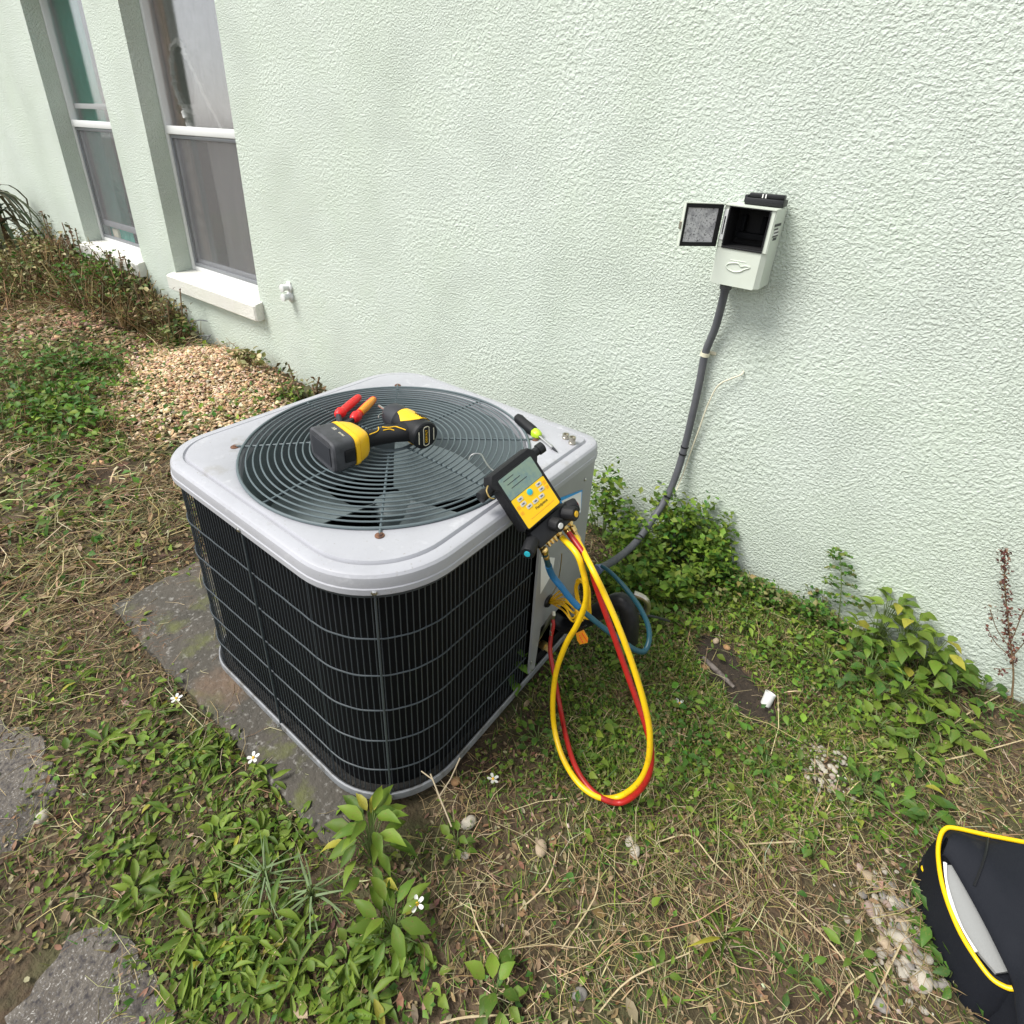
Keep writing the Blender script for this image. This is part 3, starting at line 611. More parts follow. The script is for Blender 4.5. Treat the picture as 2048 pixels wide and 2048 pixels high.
# ------------------------------------------------------------------ digital manifold gauge hung over the cabinet edge
gx = Vector((.17, .94, .29)).normalized(); gn = Vector((.76, -.33, .56)); gn = (gn - gx * gn.dot(gx)).normalized(); gy = gn.cross(gx)
GC = Vector((.800, -.898, .722)); MG = axes(gx, gy, gn, GC)
gau = empty('manifold_gauge', label='black digital manifold gauge with yellow keypad hanging over the cabinet edge', cat='gauge', M=MG)
def hull(pts, z0, z1, r=.004):
    c = (sum(p[0] for p in pts) / len(pts), sum(p[1] for p in pts) / len(pts)); sc = lambda k: [(c[0] + (p[0] - c[0]) * k, c[1] + (p[1] - c[1]) * k) for p in pts]
    return MB().loft([[(x, y, z0) for x, y in sc(.96)], [(x, y, z0 + r) for x, y in pts], [(x, y, z1 - r) for x, y in pts], [(x, y, z1) for x, y in sc(.965)]])
body = [(-.052, -.058), (.052, -.058), (.056, -.060), (.056, .040), (.064, .050), (.064, .064), (.054, .076), (-.054, .076), (-.064, .064), (-.064, .050), (-.056, .040), (-.056, -.060)]
bo = hull(body, -.034, .004).build('body', M_rub, gau, 35)
MB().loft([[(x, y, z) for x, y in rrect(.100, .124, .006)] for z in (.003, .0050)]).build('bezel', M_black, gau)
MB().loft([[(x, y, z) for x, y in rrect(.094, .049, .003, 4, 0, .0345)] for z in (.0045, .0058)]).build('display', M_lcd, gau)
kp = MB().loft([[(x, y, z) for x, y in rrect(.094, .069, .003, 4, 0, -.0255)] for z in (.0045, .0056)]).build('keypad', M_yel2, gau)
for x, y in ((-.027, .001), (.027, .001), (-.027, -.011), (.027, -.011), (-.018, -.023), (.0, -.023), (.018, -.023)):
    kb = MB().loft([[(px, py, z) for px, py in rrect(.014, .008, .002, 3, x, y)] for z in (.005, .0066)]).build('key', M_btn, kp)
    MB().box(x - .003, x + .003, y - .0012, y + .0012, .0064, .0069).build('key_mark', M_navy, kb)
MB().lathe([(.0068, .005), (.0068, .0072), (.004, .0078)], 20, Matrix.Translation((0, .0, 0))).build('round_key', M_cyan, kp)
for x, y in ((-.041, -.012), (-.040, -.026), (.041, -.004), (.041, -.016)):
    for k in range(3): MB().box(x - .004, x + .004, y + .0028 * (k - 1) - .0006, y + .0028 * (k - 1) + .0006, .0055, .0059).build('keypad_print', M_org, kp)
text('keypad_lettering', 'Fieldpiece', .0085, Matrix.Translation((.008, -.0365, .0058)), M_black, kp)
MB().box(-.03, .038, -.0478, -.0468, .0055, .0059).build('keypad_print', M_org, kp)
for k in range(3): MB().box(-.038 + k * .004, -.010 + k * .012, .050 - k * .0105, .0515 - k * .0105, .0057, .0060).build('display_digit_row', M_char, gau)
MB().lathe([(.010, 0), (.010, .016), (.0125, .018), (.0125, .032), (.009, .034)], 18, Matrix.Translation((.060, .056, -.012)) @ Matrix.Rotation(R(82), 4, 'Y')).build('strap_knob', M_black, gau)
MB().lathe([(.010, 0), (.010, .016), (.0125, .018), (.0125, .034), (.009, .036)], 18, Matrix.Translation((-.060, .052, -.012)) @ Matrix.Rotation(R(-82), 4, 'Y')).build('strap_knob', M_black, gau)
MB().tube([(-.070, .064, .004), (-.080, .058, .008), (-.082, .044, .008), (-.074, .036, .004)], .0016, 6, smooth=4).build('wire_clip', M_brass, gau)
# hanging hook reaching into the grille
hk = [atz(x, y, z) for x, y, z in ((938, 892, .735), (925, 884, .728), (915, 870, .722), (908, 858, .716), (897, 856, .709), (888, 860, .703), (884, 868, .699))]
iv = MG.inverted()
MB().tube([iv @ p for p in hk], .0018, 8, smooth=5).build('hanging_hook', M_steel, gau)
# valve block, knobs and ports
MB().box(-.046, .062, -.112, -.070, -.032, -.002, .004).build('valve_block', M_black, gau)
def knob(p, d, r, ln, mcap, nm='knob'):
    M = Matrix.Translation(p) @ Vector(d).to_track_quat('Z', 'Y').to_matrix().to_4x4()
    k = MB().loft([ring(r_, z, 24, 8, .0012) for r_, z in ((r * .7, 0), (r, .004), (r, ln - .003), (r * .9, ln))]).build(nm, M_rub, gau, 40)
    k.matrix_local = M
    MB().lathe([(r * .42, ln - .001), (r * .42, ln + .002), (r * .2, ln + .0022)], 16).build('knob_insert', mcap, k)
knob((.010, -.086, -.006), (.05, -.35, .93), .0155, .026, M_white)
knob((.046, -.086, -.006), (.30, -.35, .88), .0160, .032, M_yel)
knob((-.044, -.090, -.014), (-.80, -.15, .45), .0155, .042, M_cyan)
knob((.060, -.088, -.016), (.86, -.15, .30), .0165, .028, M_red)
for x, y1, r in ((-.036, -.130, .0065), (-.018, -.124, .0048), (-.008, -.124, .0048), (.002, -.126, .0048), (.016, -.132, .0068), (.036, -.128, .0062), (.052, -.132, .0068)):
    MB().lathe([(r * .8, 0), (r * .8, .004), (r * 1.1, .004), (r * 1.1, .010), (r * .7, .010), (r * .7, -y1 - .112 + .004)], 6, Matrix.Translation((x, -.110, -.017)) @ Matrix.Rotation(R(90), 4, 'X')).build('port', M_brass, gau, 20)
GP = lambda x, y, z=-.017: MG @ Vector((x, y, z))

# ------------------------------------------------------------------ hoses
def hose(name, pts, r, m, label, cat='hose', k=8):
    o = MB().tube(pts, r, 12, smooth=k).build(name, m, None, 60); return tag(o, label, cat, 'refrigerant hoses hanging from the gauge')
def fitting(parent, a, b, r=.0075, m=None):
    MB().lathe([(r * .75, 0), (r, .003), (r, .014), (r * .7, .016), (r * .7, .026), (r * .85, .028), (r * .85, .036)], 12, along(a, b)).build('brass_fitting', m or M_brass, parent, 30)
def A(L, floor=.042):
    out = []
    for x, y, d in L:
        p = aty(x, y, d); out.append(p if p.z > floor else atz(x, y, floor))
    return out
st = GP(.016, -.128); yp = [st] + A([(1088, 1045, -.885), (1101, 1082, -.885), (1106, 1110, -.885), (1104, 1140, -.882), (1088, 1180, -.880), (1068, 1215, -.880), (1050, 1265, -.882), (1043, 1320, -.886), (1046, 1375, -.892), (1062, 1430, -.900), (1092, 1478, -.906), (1130, 1504, -.912), (1168, 1503, -.912), (1203, 1478, -.908), (1222, 1440, -.904), (1226, 1385, -.900), (1216, 1330, -.896), (1196, 1262, -.894), (1170, 1190, -.894), (1142, 1125, -.893), (1118, 1075, -.892)]) + [GP(.046, -.150), GP(.052, -.128)]
yh = hose('yellow_hose', yp, .0066, M_hy, 'thick bright yellow hose looping to the ground below the gauge')
fitting(yh, yp[0] + (yp[0] - yp[1]) * .2, yp[1]); fitting(yh, GP(.052, -.124), GP(.048, -.16))
rp = [GP(.036, -.126)] + A([(1112, 1062, -.872), (1122, 1098, -.870), (1140, 1150, -.868), (1160, 1205, -.868), (1180, 1262, -.870), (1200, 1318, -.876), (1219, 1372, -.886), (1229, 1420, -.896), (1224, 1462, -.906), (1204, 1494, -.914), (1172, 1514, -.918), (1138, 1507, -.912), (1108, 1482, -.892), (1084, 1442, -.868), (1068, 1390, -.842), (1056, 1330, -.815), (1046, 1275, -.795), (1038, 1230, -.775), (1040, 1200, -.760), (1044, 1180, -.750), (1042, 1160, -.742)])
rh = hose('red_hose', rp, [.0064] * 14 + [.0058, .005, .005], M_hr, 'dark red hose looping beside the yellow one down to the valve')
fitting(rh, rp[0] + (rp[0] - rp[1]) * .1, rp[1]); fitting(rh, rp[-3], rp[-1], .0055, M_nick)
bp_ = [GP(-.036, -.128)] + A([(1040, 1082, -.872), (1058, 1106, -.862), (1085, 1139, -.850), (1112, 1163, -.838), (1142, 1187, -.826), (1172, 1208, -.812), (1198, 1226, -.796), (1216, 1228, -.774), (1225, 1206, -.748), (1222, 1178, -.715), (1208, 1148, -.68), (1190, 1122, -.65), (1170, 1098, -.63), (1150, 1078, -.61), (1135, 1068, -.60)])
bh = hose('blue_hose', bp_, [.0064] * 10 + [.0056, .0050], M_hb, 'dark blue hose curving right from the gauge and back to the valve')
sp = spline(bp_, 8); MB().tube(sp[5:27], .0078, 12).build('bend_sleeve', M_hb2, bh, 60)
fitting(bh, bp_[0] + (bp_[0] - bp_[1]) * .15, bp_[1], .0085)

# yellow wire bundle with an orange tag coming out of the grommet
wb = empty('wire_bundle', tuple(gm + Vector((UX, UY, 0))), 'bundle of thin yellow wires tied in a knot at the panel grommet', 'wires')
o0 = Vector(wb.location)
kn = aty(1095, 1152, -.80)
for k in range(16):
    j = lambda s: Vector((random.uniform(-s, s), random.uniform(-s, s), random.uniform(-s, s)))
    g0 = atx(1036, 1133, UX + PX) + Vector((.006, 0, 0)) + j(.005)
    if k < 9: pts = [g0, aty(1062, 1120 + 5 * k - 8, -.775) + j(.004), aty(1082, 1138 + 5 * k - 8, -.79) + j(.004), kn + j(.008), kn + Vector((.004, 0, -.02)) + j(.008)]
    else: pts = [kn + j(.006), aty(1085, 1115, -.80) + j(.006), aty(1092, 1095, -.80) + j(.005), aty(1105, 1104, -.80) + j(.006), aty(1112, 1135, -.80) + j(.006), aty(1108, 1165, -.80) + j(.006), kn + j(.008)]
    MB().tube([p - o0 for p in pts], .0024, 6, smooth=5).build('wire', M_wy, wb, 60)
MB().tube([p - o0 for p in (aty(1106, 1180, -.80), aty(1090, 1190, -.80), aty(1094, 1200, -.80))], .002, 6, smooth=4).build('tag_tie', M_black, wb)
tp = [aty(x, y, -.80) - o0 for x, y in ((1087, 1194), (1101, 1188), (1110, 1204), (1109, 1212), (1095, 1215), (1090, 1208))]
tg = MB().loft([[p for p in tp], [p + Vector((0, -.002, 0)) for p in tp]]).build('orange_tag', M_org, wb, smooth=False)
MB().tube([tp[0].lerp(tp[2], .3) + Vector((0, -.0025, 0)), tp[4].lerp(tp[3], .4) + Vector((0, -.0025, .004))], .0009, 5).build('tag_rib', M_red, tg)
MB().tube([tp[0].lerp(tp[1], .7).lerp(tp[3], .15) + Vector((0, -.0025, 0)), tp[3] + Vector((0, -.0025, .004))], .0009, 5).build('tag_rib', M_red, tg)
# orange ball-valve handle and thin wire by the ports
MB().tube([p - o0 for p in (aty(1060, 1045, -.80), aty(1057, 1075, -.795), aty(1050, 1105, -.77), atx(1036, 1130, UX + PX))], .0011, 5, smooth=5).build('wire', M_brass, wb, 60)

# insulated refrigerant line and valves at the notch
rl = empty('refrigerant_line', tuple(aty(1150, 1150, -.66)), 'fat black insulated refrigerant pipe elbow behind the blue hose', 'pipe')
o0 = Vector(rl.location)
c = [Vector((UX + HA - .03, -.645, .135)), Vector((UX + HA + .03, -.64, .135)), aty(1165, 1135, -.63), aty(1186, 1160, -.63), aty(1188, 1188, -.63), aty(1188, 1208, -.625)]
MB().tube([p - o0 for p in c], [.020, .022, .024, .025, .024, .022], 18, smooth=6).build('pipe_insulation', M_black, rl, 50)
MB().tube([p - o0 for p in (aty(1196, 1120, -.60), aty(1214, 1128, -.59), aty(1222, 1142, -.58), aty(1216, 1158, -.58))], .009, 10, smooth=4).build('valve_stem', M_nick, rl)
MB().tube([p - o0 for p in (aty(1190, 1155, -.60), aty(1215, 1160, -.56), aty(1240, 1165, -.50), aty(1262, 1172, -.44))], .0035, 8, smooth=4).build('liquid_line', M_char, rl)
MB().lathe([(.012, 0), (.014, .003), (.014, .018), (.009, .02), (.009, .04)], 6, along((UX + HA - .02 - o0.x, -.72 - o0.y, .10 - o0.z), (UX + HA + .05 - o0.x, -.72 - o0.y, .09 - o0.z))).build('service_valve', M_brass, rl)
MB().tube([p - o0 for p in (Vector((UX + HA - .03, -.73, .10)), rp[-1], rp[-1] + Vector((.004, -.004, -.006)))], .006, 10, smooth=4).build('valve_arm', M_nick, rl)

# ------------------------------------------------------------------ disconnect box on the wall
BX0, BX1, BD, BZ0, BZ1 = .839, .9727, .107, 1.0497, 1.2585
xm, zm = (BX0 + BX1) / 2, BZ0
MBX = Matrix.Translation((xm, 0, zm)) @ Matrix.Rotation(R(.9), 4, 'Y')
dbx = empty('disconnect_box', label='ivory metal electrical disconnect box on the stucco wall with its door open', cat='electrical box', M=MBX)
hw, hh = (BX1 - BX0) / 2, BZ1 - BZ0; OZ = .098
# shell: side, top, bottom and back sheets, solid lower front, and the front edge strips round the opening
s = MB()
sec = lambda z, k=0.: [(-hw + k, -.002, z), (-hw + k, -BD + .004, z), (-hw + .004 + k, -BD, z), (hw - .012 - k, -BD, z), (hw - k, -BD + .012, z), (hw - k, -.002, z)]
s.loft([sec(.0, .003), sec(.003), sec(OZ)])
s.box(-hw, -hw + .002, -BD + .002, -.002, OZ, hh - .002); s.box(hw - .002, hw, -BD + .002, -.002, OZ, hh - .002)
s.box(-hw, hw, -BD - .004, -.002, hh - .002, hh + .001); s.box(-hw + .002, hw - .002, -.006, -.003, OZ, hh - .003)
s.box(-hw + .0022, -hw + .014, -BD, -BD + .002, OZ + .001, hh - .003)
s.box(hw - .014, hw - .0022, -BD, -BD + .002, OZ + .001, hh - .003)
s.build('enclosure', M_boxp, dbx, 30)
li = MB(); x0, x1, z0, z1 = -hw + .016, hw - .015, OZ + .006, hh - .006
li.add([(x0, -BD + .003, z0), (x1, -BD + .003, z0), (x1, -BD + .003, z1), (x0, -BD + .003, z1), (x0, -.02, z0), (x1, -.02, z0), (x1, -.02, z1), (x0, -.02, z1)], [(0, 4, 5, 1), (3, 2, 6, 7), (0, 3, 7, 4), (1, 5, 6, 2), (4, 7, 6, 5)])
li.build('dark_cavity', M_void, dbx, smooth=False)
gk = MB()
for q in ((x0 - .003, x1 + .003, z0 - .006, z0 - .0005), (x0 - .003, x1 + .003, z1 + .0005, z1 + .0055), (x0 - .003, x0 + .001, z0, z1), (x1 - .001, x1 + .003, z0, z1)): gk.box(q[0], q[1], -BD - .0035, -BD - .0005, q[2], q[3], .001, 1)
gk.build('opening_gasket', M_rub, dbx)
MB().box(x0 + .012, x1 - .012, -.055, -.03, z0 + .018, z0 + .034, .002).box(x0 + .018, x0 + .03, -.05, -.028, z0 + .036, z1 - .02, .002).box(x1 - .03, x1 - .018, -.05, -.028, z0 + .036, z1 - .02, .002).build('terminal_block', M_dark, dbx)
MB().box(-hw + .003, -hw + .013, -BD - .0030, -BD - .0006, OZ + .02, hh - .012, .0008, 1).build('hinge_strip', M_vinyl, dbx)
MB().box(-hw + .0065, -hw + .0095, -BD - .0040, -BD - .0032, OZ + .035, hh - .03).build('hinge_slot', M_black, dbx)
MD_ = Matrix.Translation((-hw, -BD - .002, 0)) @ Matrix.Rotation(R(54), 4, 'Z')    # open door: local -x away from the hinge
DW = .124
dr = MB().box(-DW, -.002, .003, .0065, OZ + .0, hh + .002, .0015, 1, MD_).box(-DW, -DW + .003, -.006, .003, OZ, hh + .002, .001, 1, MD_).box(-DW, -.002, -.006, .003, hh - .001, hh + .002, .0008, 1, MD_).build('door', M_boxp, dbx)
fr = MB()
for q in ((-DW + .003, -.004, OZ + .001, OZ + .011), (-DW + .003, -.004, hh - .011, hh - .002), (-DW + .003, -DW + .012, OZ + .011, hh - .011), (-.016, -.004, OZ + .011, hh - .011)): fr.box(q[0], q[1], -.0035, .0025, q[2], q[3], .0008, 1, MD_)
fr.build('door_gasket', M_rub, dr)
M_lab = mat('wiring_label', (.66, .66, .67), .5, noise=[(45, (.42, .42, .44), .48, .6), (190, (.10, .10, .11), .56, .62)])
dl = MB().box(-DW + .013, -.017, .0012, .0025, OZ + .012, hh - .012, 0, 1, MD_).build('wiring_label', M_lab, dr)
MB().tube([(x, y - .0012, z) for x, y, z in [MD_ @ Vector(p) for p in ((-.062, .001, hh - .016), (-.066, .001, hh - .05), (-.070, .001, OZ + .035))]], .0007, 4).build('label_line', M_white, dl)
MB().box(-DW - .005, -DW, -.003, .004, OZ + .045, OZ + .065, .001, 1, MD_).build('door_latch', M_nick, dr)
MB().tube([(-.030, -BD - .0005, .052), (-.022, -BD - .0012, .060), (.0, -BD - .0012, .064), (.010, -BD - .0012, .057), (.022, -BD - .0012, .060), (.034, -BD - .0006, .058), (.020, -BD - .0012, .050), (.012, -BD - .0012, .044), (-.004, -BD - .0012, .040), (-.022, -BD - .0012, .044), (-.030, -BD - .0005, .052)], .0018, 6, smooth=5).build('embossed_emblem', M_boxp, dbx, 60)
MB().box(-.022, .022, -BD - .0012, -BD + .001, .068, .0705, .0008, 1).build('embossed_bar', M_boxp, dbx)
sk = MB()
for k, (y0, y1) in enumerate(((-.094, -.030), (-.088, -.050), (-.082, -.040), (-.090, -.036), (-.080, -.044))):
    sk.box(hw - .0002, hw + .0006, y0, y1, .166 - k * .009, .170 - k * .009 + (.003 if k in (0, 4) else 0))
sk.build('side_sticker', M_black, dbx)
MB().box(hw - .0001, hw + .0004, -.085, -.042, .140, .160).build('sticker_ground', M_white, dbx)
po = MB().box(.876, .976, -.060, -.012, BZ1 + .002, BZ1 + .020, .003).box(.884, .974, -.055, -.03, BZ1 + .020, BZ1 + .032, .003).box(.872, .882, -.052, -.02, BZ1 + .006, BZ1 + .026, .002)
o = po.build('pullout_switch', M_black); tag(o, 'black pull-out switch block lying on top of the disconnect box', 'switch block')
MB().box(.918, .921, -.0565, -.0555, BZ1 + .021, BZ1 + .031).box(.926, .929, -.0565, -.0555, BZ1 + .021, BZ1 + .031).build('white_mark', M_white, o)

# conduit with ties, strap and a scrap of cable
cp = A([(1369, 541, -.055), (1366, 556, -.050), (1350, 617, -.030), (1331, 665, -.022), (1320, 720, -.022), (1308, 775, -.022), (1292, 842, -.028), (1278, 890, -.045), (1259, 936, -.075), (1228, 985, -.14), (1195, 1028, -.24), (1158, 1058, -.36), (1128, 1074, -.46)])
cn = tag(MB().tube(cp, .0118, 14, smooth=8).build('conduit', M_cond, None, 60), 'grey flexible conduit curving from the disconnect box down to the unit', 'conduit')
cs = spline(cp, 8)
def near(px, py): return min(range(len(cs)), key=lambda i: (Vector(cs[i]) - CV).normalized().cross(ray(px, py).normalized()).length)
for px, py in ((1290, 838), (1288, 855), (1258, 938), (1207, 1015)):
    i = near(px, py); MB().tube([cs[i], cs[i] + (cs[i + 1] - cs[i]).normalized() * .0045], .0136, 14).build('cable_tie', M_black, cn)
i = near(1331, 662); st_ = MB().tube([cs[i], cs[i] + (cs[i + 1] - cs[i]).normalized() * .012], .0140, 14).box(cs[i].x - .018, cs[i].x + .028, -.006, -.0005, cs[i].z - .008, cs[i].z + .003, .002).build('conduit_strap', M_cream, cn)
MB().lathe([(.017, 0), (.017, .012), (.013, .014), (.013, .022)], 14, along(cs[0] + Vector((0, 0, .006)), cs[3])).build('conduit_connector', M_cond, cn)
MB().lathe([(.016, 0), (.016, .014), (.0125, .016), (.0125, .030)], 12, along(cs[-1] + (cs[-1] - cs[-2]).normalized() * .012, cs[-4])).build('conduit_connector', mat('blue_grey_metal', (.16, .19, .34), .35, .4), cn)
cb = tag(MB().tube(A([(1403, 700, -.003), (1398, 707, -.012), (1380, 714, -.02), (1362, 722, -.022), (1350, 734, -.022), (1338, 758, -.020), (1331, 775, -.018)]) + A([(1318, 812, -.016), (1304, 850, -.016), (1290, 890, -.03), (1276, 925, -.06)]), .0024, 8, smooth=6).build('control_cable', M_cream, None, 60), 'thin cream cable poking out of the wall beside the conduit', 'cable')

# small twin wall fitting and bent wire by the near sill
wf = empty('wall_fitting', (-1.444, 0, .585), 'small white twin pipe fitting on the wall right of the near window', 'wall fitting')
for z in (.026, -.026):
    MB().lathe([(.026, 0), (.026, .010), (.016, .014), (.016, .040), (.020, .042), (.020, .052), (.008, .054)], 14, Matrix.Translation((0, 0, z)) @ Matrix.Rotation(R(90), 4, 'X')).build('pipe_stub', M_vinyl, wf, 35)
MB().box(-.018, .018, -.008, -.0005, -.055, .055, .003).build('back_plate', M_sill, wf)
bw = MB().tube([p for p in A([(392, 606, -.004), (375, 604, -.05), (363, 612, -.09), (361, 625, -.10), (372, 632, -.08), (392, 634, -.05), (398, 632, -.03)])], .0035, 6, smooth=6).tube(A([(397, 633, -.03), (380, 652, -.08), (362, 668, -.14)]), .004, 6)
tag(bw.build('bent_wire', M_alu, None, 60), 'bent grey wire sticking out of the wall under the near window sill', 'wire')

# ------------------------------------------------------------------ tool bag at the lower right
bag = empty('tool_bag', (1.83, -.60, gzf(1.83, -.6)), 'black nylon tool bag with yellow piping lying open on the grass', 'bag')
o0 = Vector(bag.location); bz = o0.z
rim = [atz(x, y, z) for x, y, z in ((1990, 1602, .165), (1932, 1589, .16), (1860, 1575, .15), (1800, 1562, .14), (1782, 1565, .135), (1773, 1582, .13), (1770, 1612, .125), (1776, 1660, .12), (1790, 1708, .115), (1812, 1760, .11), (1840, 1806, .11), (1870, 1845, .11), (1897, 1862, .115), (1911, 1865, .12))]
rim_s = spline(rim, 6)
MB().tube([p - o0 for p in rim_s], .0042, 8).build('yellow_piping', M_yel2, bag, 60)
far = [atz(2080, 1900, .15), atz(2120, 1760, .17), atz(2060, 1640, .17)]
loop_ = rim_s + [atz(1990, 1985, .12)] + far
cc = sum(loop_, Vector()) / len(loop_)
MB().loft([[Vector((p.x + (p.x - cc.x) * .02, p.y + (p.y - cc.y) * .02, max(gzf(p.x, p.y), 0) - .01)) - o0 for p in loop_], [Vector((p.x + (p.x - cc.x) * .05, p.y + (p.y - cc.y) * .05, p.z * .45)) - o0 for p in loop_], [p - Vector((0, 0, .004)) - o0 for p in loop_], [cc + (p - cc) * .90 - Vector((0, 0, .006)) - o0 for p in loop_], [cc + (p - cc) * .82 - Vector((0, 0, .03)) - o0 for p in loop_]]).build('bag_shell', M_fab, bag, 60)
lin = [atz(x, y, z) for x, y, z in ((1783, 1632, .128), (1792, 1690, .117), (1812, 1740, .110), (1845, 1795, .106), (1880, 1836, .11), (1915, 1830, .11), (1880, 1760, .112), (1840, 1690, .12), (1800, 1632, .13))]
MB().loft([[p - o0 for p in lin], [p - Vector((0, 0, .006)) - o0 for p in lin]]).build('grey_lining', M_lin, bag, 60)
MB().tube([atz(x, y, z) - o0 for x, y, z in ((1783, 1628, .132), (1785, 1660, .126), (1795, 1702, .121), (1815, 1750, .115), (1842, 1796, .114))], [.0035, .0022, .0035, .002, .003], 6, smooth=5).build('frayed_edge', M_white, bag)
fl = []
edge = [(1779, 1612, .142), (1790, 1618, .145), (1822, 1672, .142), (1858, 1738, .142), (1892, 1806, .145), (1912, 1852, .148), (1918, 1900, .150), (1926, 1960, .15)]
top = [(1786, 1574, .140), (1800, 1570, .146), (1850, 1580, .156), (1900, 1590, .164), (1960, 1602, .172), (2010, 1640, .18), (2050, 1750, .19), (2070, 1900, .19)]
ep = spline([atz(*e) for e in edge], 4); tp_ = spline([atz(*e) for e in top], 4)
rows = []
for i in range(len(ep)):
    rows.append([ep[i].lerp(tp_[i], t) + Vector((0, 0, .020 * math.sin(t * math.pi) + .004 * math.sin(i * .55 + t * 6) * t)) - o0 for t in np.linspace(0, 1, 12)])
MB().loft([r_ + [p - Vector((0, 0, .005)) for p in reversed(r_)] for r_ in rows]).build('flap', M_fab, bag, 70)
cr_ = [ep[9].lerp(tp_[9], t) + Vector((0, 0, .022 * math.sin(t * math.pi) + .003)) - o0 for t in np.linspace(.1, 1, 8)]
MB().tube(cr_, .0022, 6).build('flap_seam', M_black, bag)
MB().tube([atz(x, y, .05) - o0 for x, y in ((1752, 1634), (1744, 1632), (1740, 1638), (1745, 1646), (1760, 1655))], .0025, 6, smooth=4).build('yellow_loop', M_yel2, bag)
MB().tube([atz(x, y, .05) - o0 for x, y in ((1768, 1610), (1750, 1625), (1752, 1650), (1772, 1690))], .010, 8, smooth=4).build('carry_strap', M_fab, bag)

# ------------------------------------------------------------------ small litter: dug hollow, cup, stick, stones
hp2 = [atg(x, y) for x, y in ((1318, 1205), (1345, 1200), (1378, 1222), (1398, 1262), (1432, 1300), (1462, 1335), (1455, 1362), (1428, 1378), (1396, 1352), (1362, 1310), (1330, 1270), (1312, 1235))]
hc_ = sum(hp2, Vector()) / len(hp2); mb = MB(); rr_ = []
hs2 = spline(hp2 + [hp2[0]], 5)[:-1]
for kk in (1., .8, .6, .4, .2, .02): rr_.append([Vector((*(hc_.lerp(p, kk * (1 + .05 * random.uniform(-1, 1)))).to_2d(), 0)) for p in hs2])
rr_ = [[Vector((p.x, p.y, gzf(p.x, p.y) + (.002 if i_ == 0 else .006))) for p in r_] for i_, r_ in enumerate(rr_)]
o = mb.loft(rr_, cap=False).build('bare_soil', mat('dark_damp_soil', (.035, .026, .018), .95, noise=[(60, (.06, .042, .028), .5, .65), (200, (.015, .011, .008), .5, .66)], bump=(120, .9, .006)), None, 60); tag(o, 'dark freshly dug soil in the hollow', kind='structure')

cu = atg(1443, 1332); MC = Matrix.Translation((cu.x, cu.y, gzf(cu.x, cu.y) + .004)) @ Euler((R(-28), R(14), .3)).to_matrix().to_4x4()
o = MB().lathe([(.015, 0), (.016, .003), (.0165, .03), (.0175, .044), (.0155, .044), (.014, .006), (.001, .004)], 14, cap=False).build('plastic_cap', mat('white_plastic', (.74, .74, .72), .45), None, 35); o.matrix_world = MC @ Matrix.Scale(.85, 4)
tag(o, 'small white plastic cap standing in a bare soil hollow', 'cap')
sk = [atg(x, y, .012) + Vector((0, 0, .012)) for x, y in ((1326, 1240), (1338, 1252), (1356, 1270), (1372, 1284), (1385, 1297))]
o = MB().tube(sk, [.005, .0085, .0075, .005], 9, smooth=5).build('stick', mat('weathered_wood', (.20, .17, .15), .8, noise=(60, (.10, .08, .07), .45, .6)), None, 60); tag(o, 'dark weathered stick lying in the bare soil hollow', 'stick')

def stone_mesh(seed):
    bm = bmesh.new(); bmesh.ops.create_icosphere(bm, subdivisions=2, radius=1); r_ = random.Random(seed)
    sx, sy, sz = r_.uniform(.8, 1.2), r_.uniform(.6, .9), r_.uniform(.4, .62); off = [Vector((r_.gauss(0, 1), r_.gauss(0, 1), r_.gauss(0, 1))).normalized() for _ in range(5)]
    for v in bm.verts:
        n_ = v.co.normalized(); k = 1.
        for d in off: k -= .22 * max(0, n_.dot(d) - .72) * 3
        v.co = Vector((n_.x * sx, n_.y * sy, n_.z * sz)) * k
    me = bpy.data.meshes.new('stone'); bm.to_mesh(me); bm.free(); me.polygons.foreach_set('use_smooth', [True] * len(me.polygons)); return me
SM = [stone_mesh(k) for k in range(7)]
TONES = {'white': (.46, .42, .35), 'tan': (.42, .33, .23), 'grey': (.27, .25, .23), 'orange': (.40, .23, .11), 'pink': (.36, .27, .23)}
SMAT = {k: mat('stone_' + k, v, .85, noise=[(45, tuple(c * 1.25 for c in v), .45, .65), (120, tuple(c * .6 for c in v), .58, .72)], bump=(60, .5, .004), obj_rand=.12) for k, v in TONES.items()}
def stone(px, py, size, tone, label, group=None):
    p = atg(px, py); o = bpy.data.objects.new('stone', SM[random.randrange(7)].copy()); COL.objects.link(o); o.data.materials.append(SMAT[tone])
    o.location = (p.x, p.y, gzf(p.x, p.y) + size * .3 + .003); o.scale = (size,) * 3; o.rotation_euler = (random.uniform(-.3, .3), random.uniform(-.3, .3), random.uniform(0, 6.28)); tag(o, label, 'stone', group)
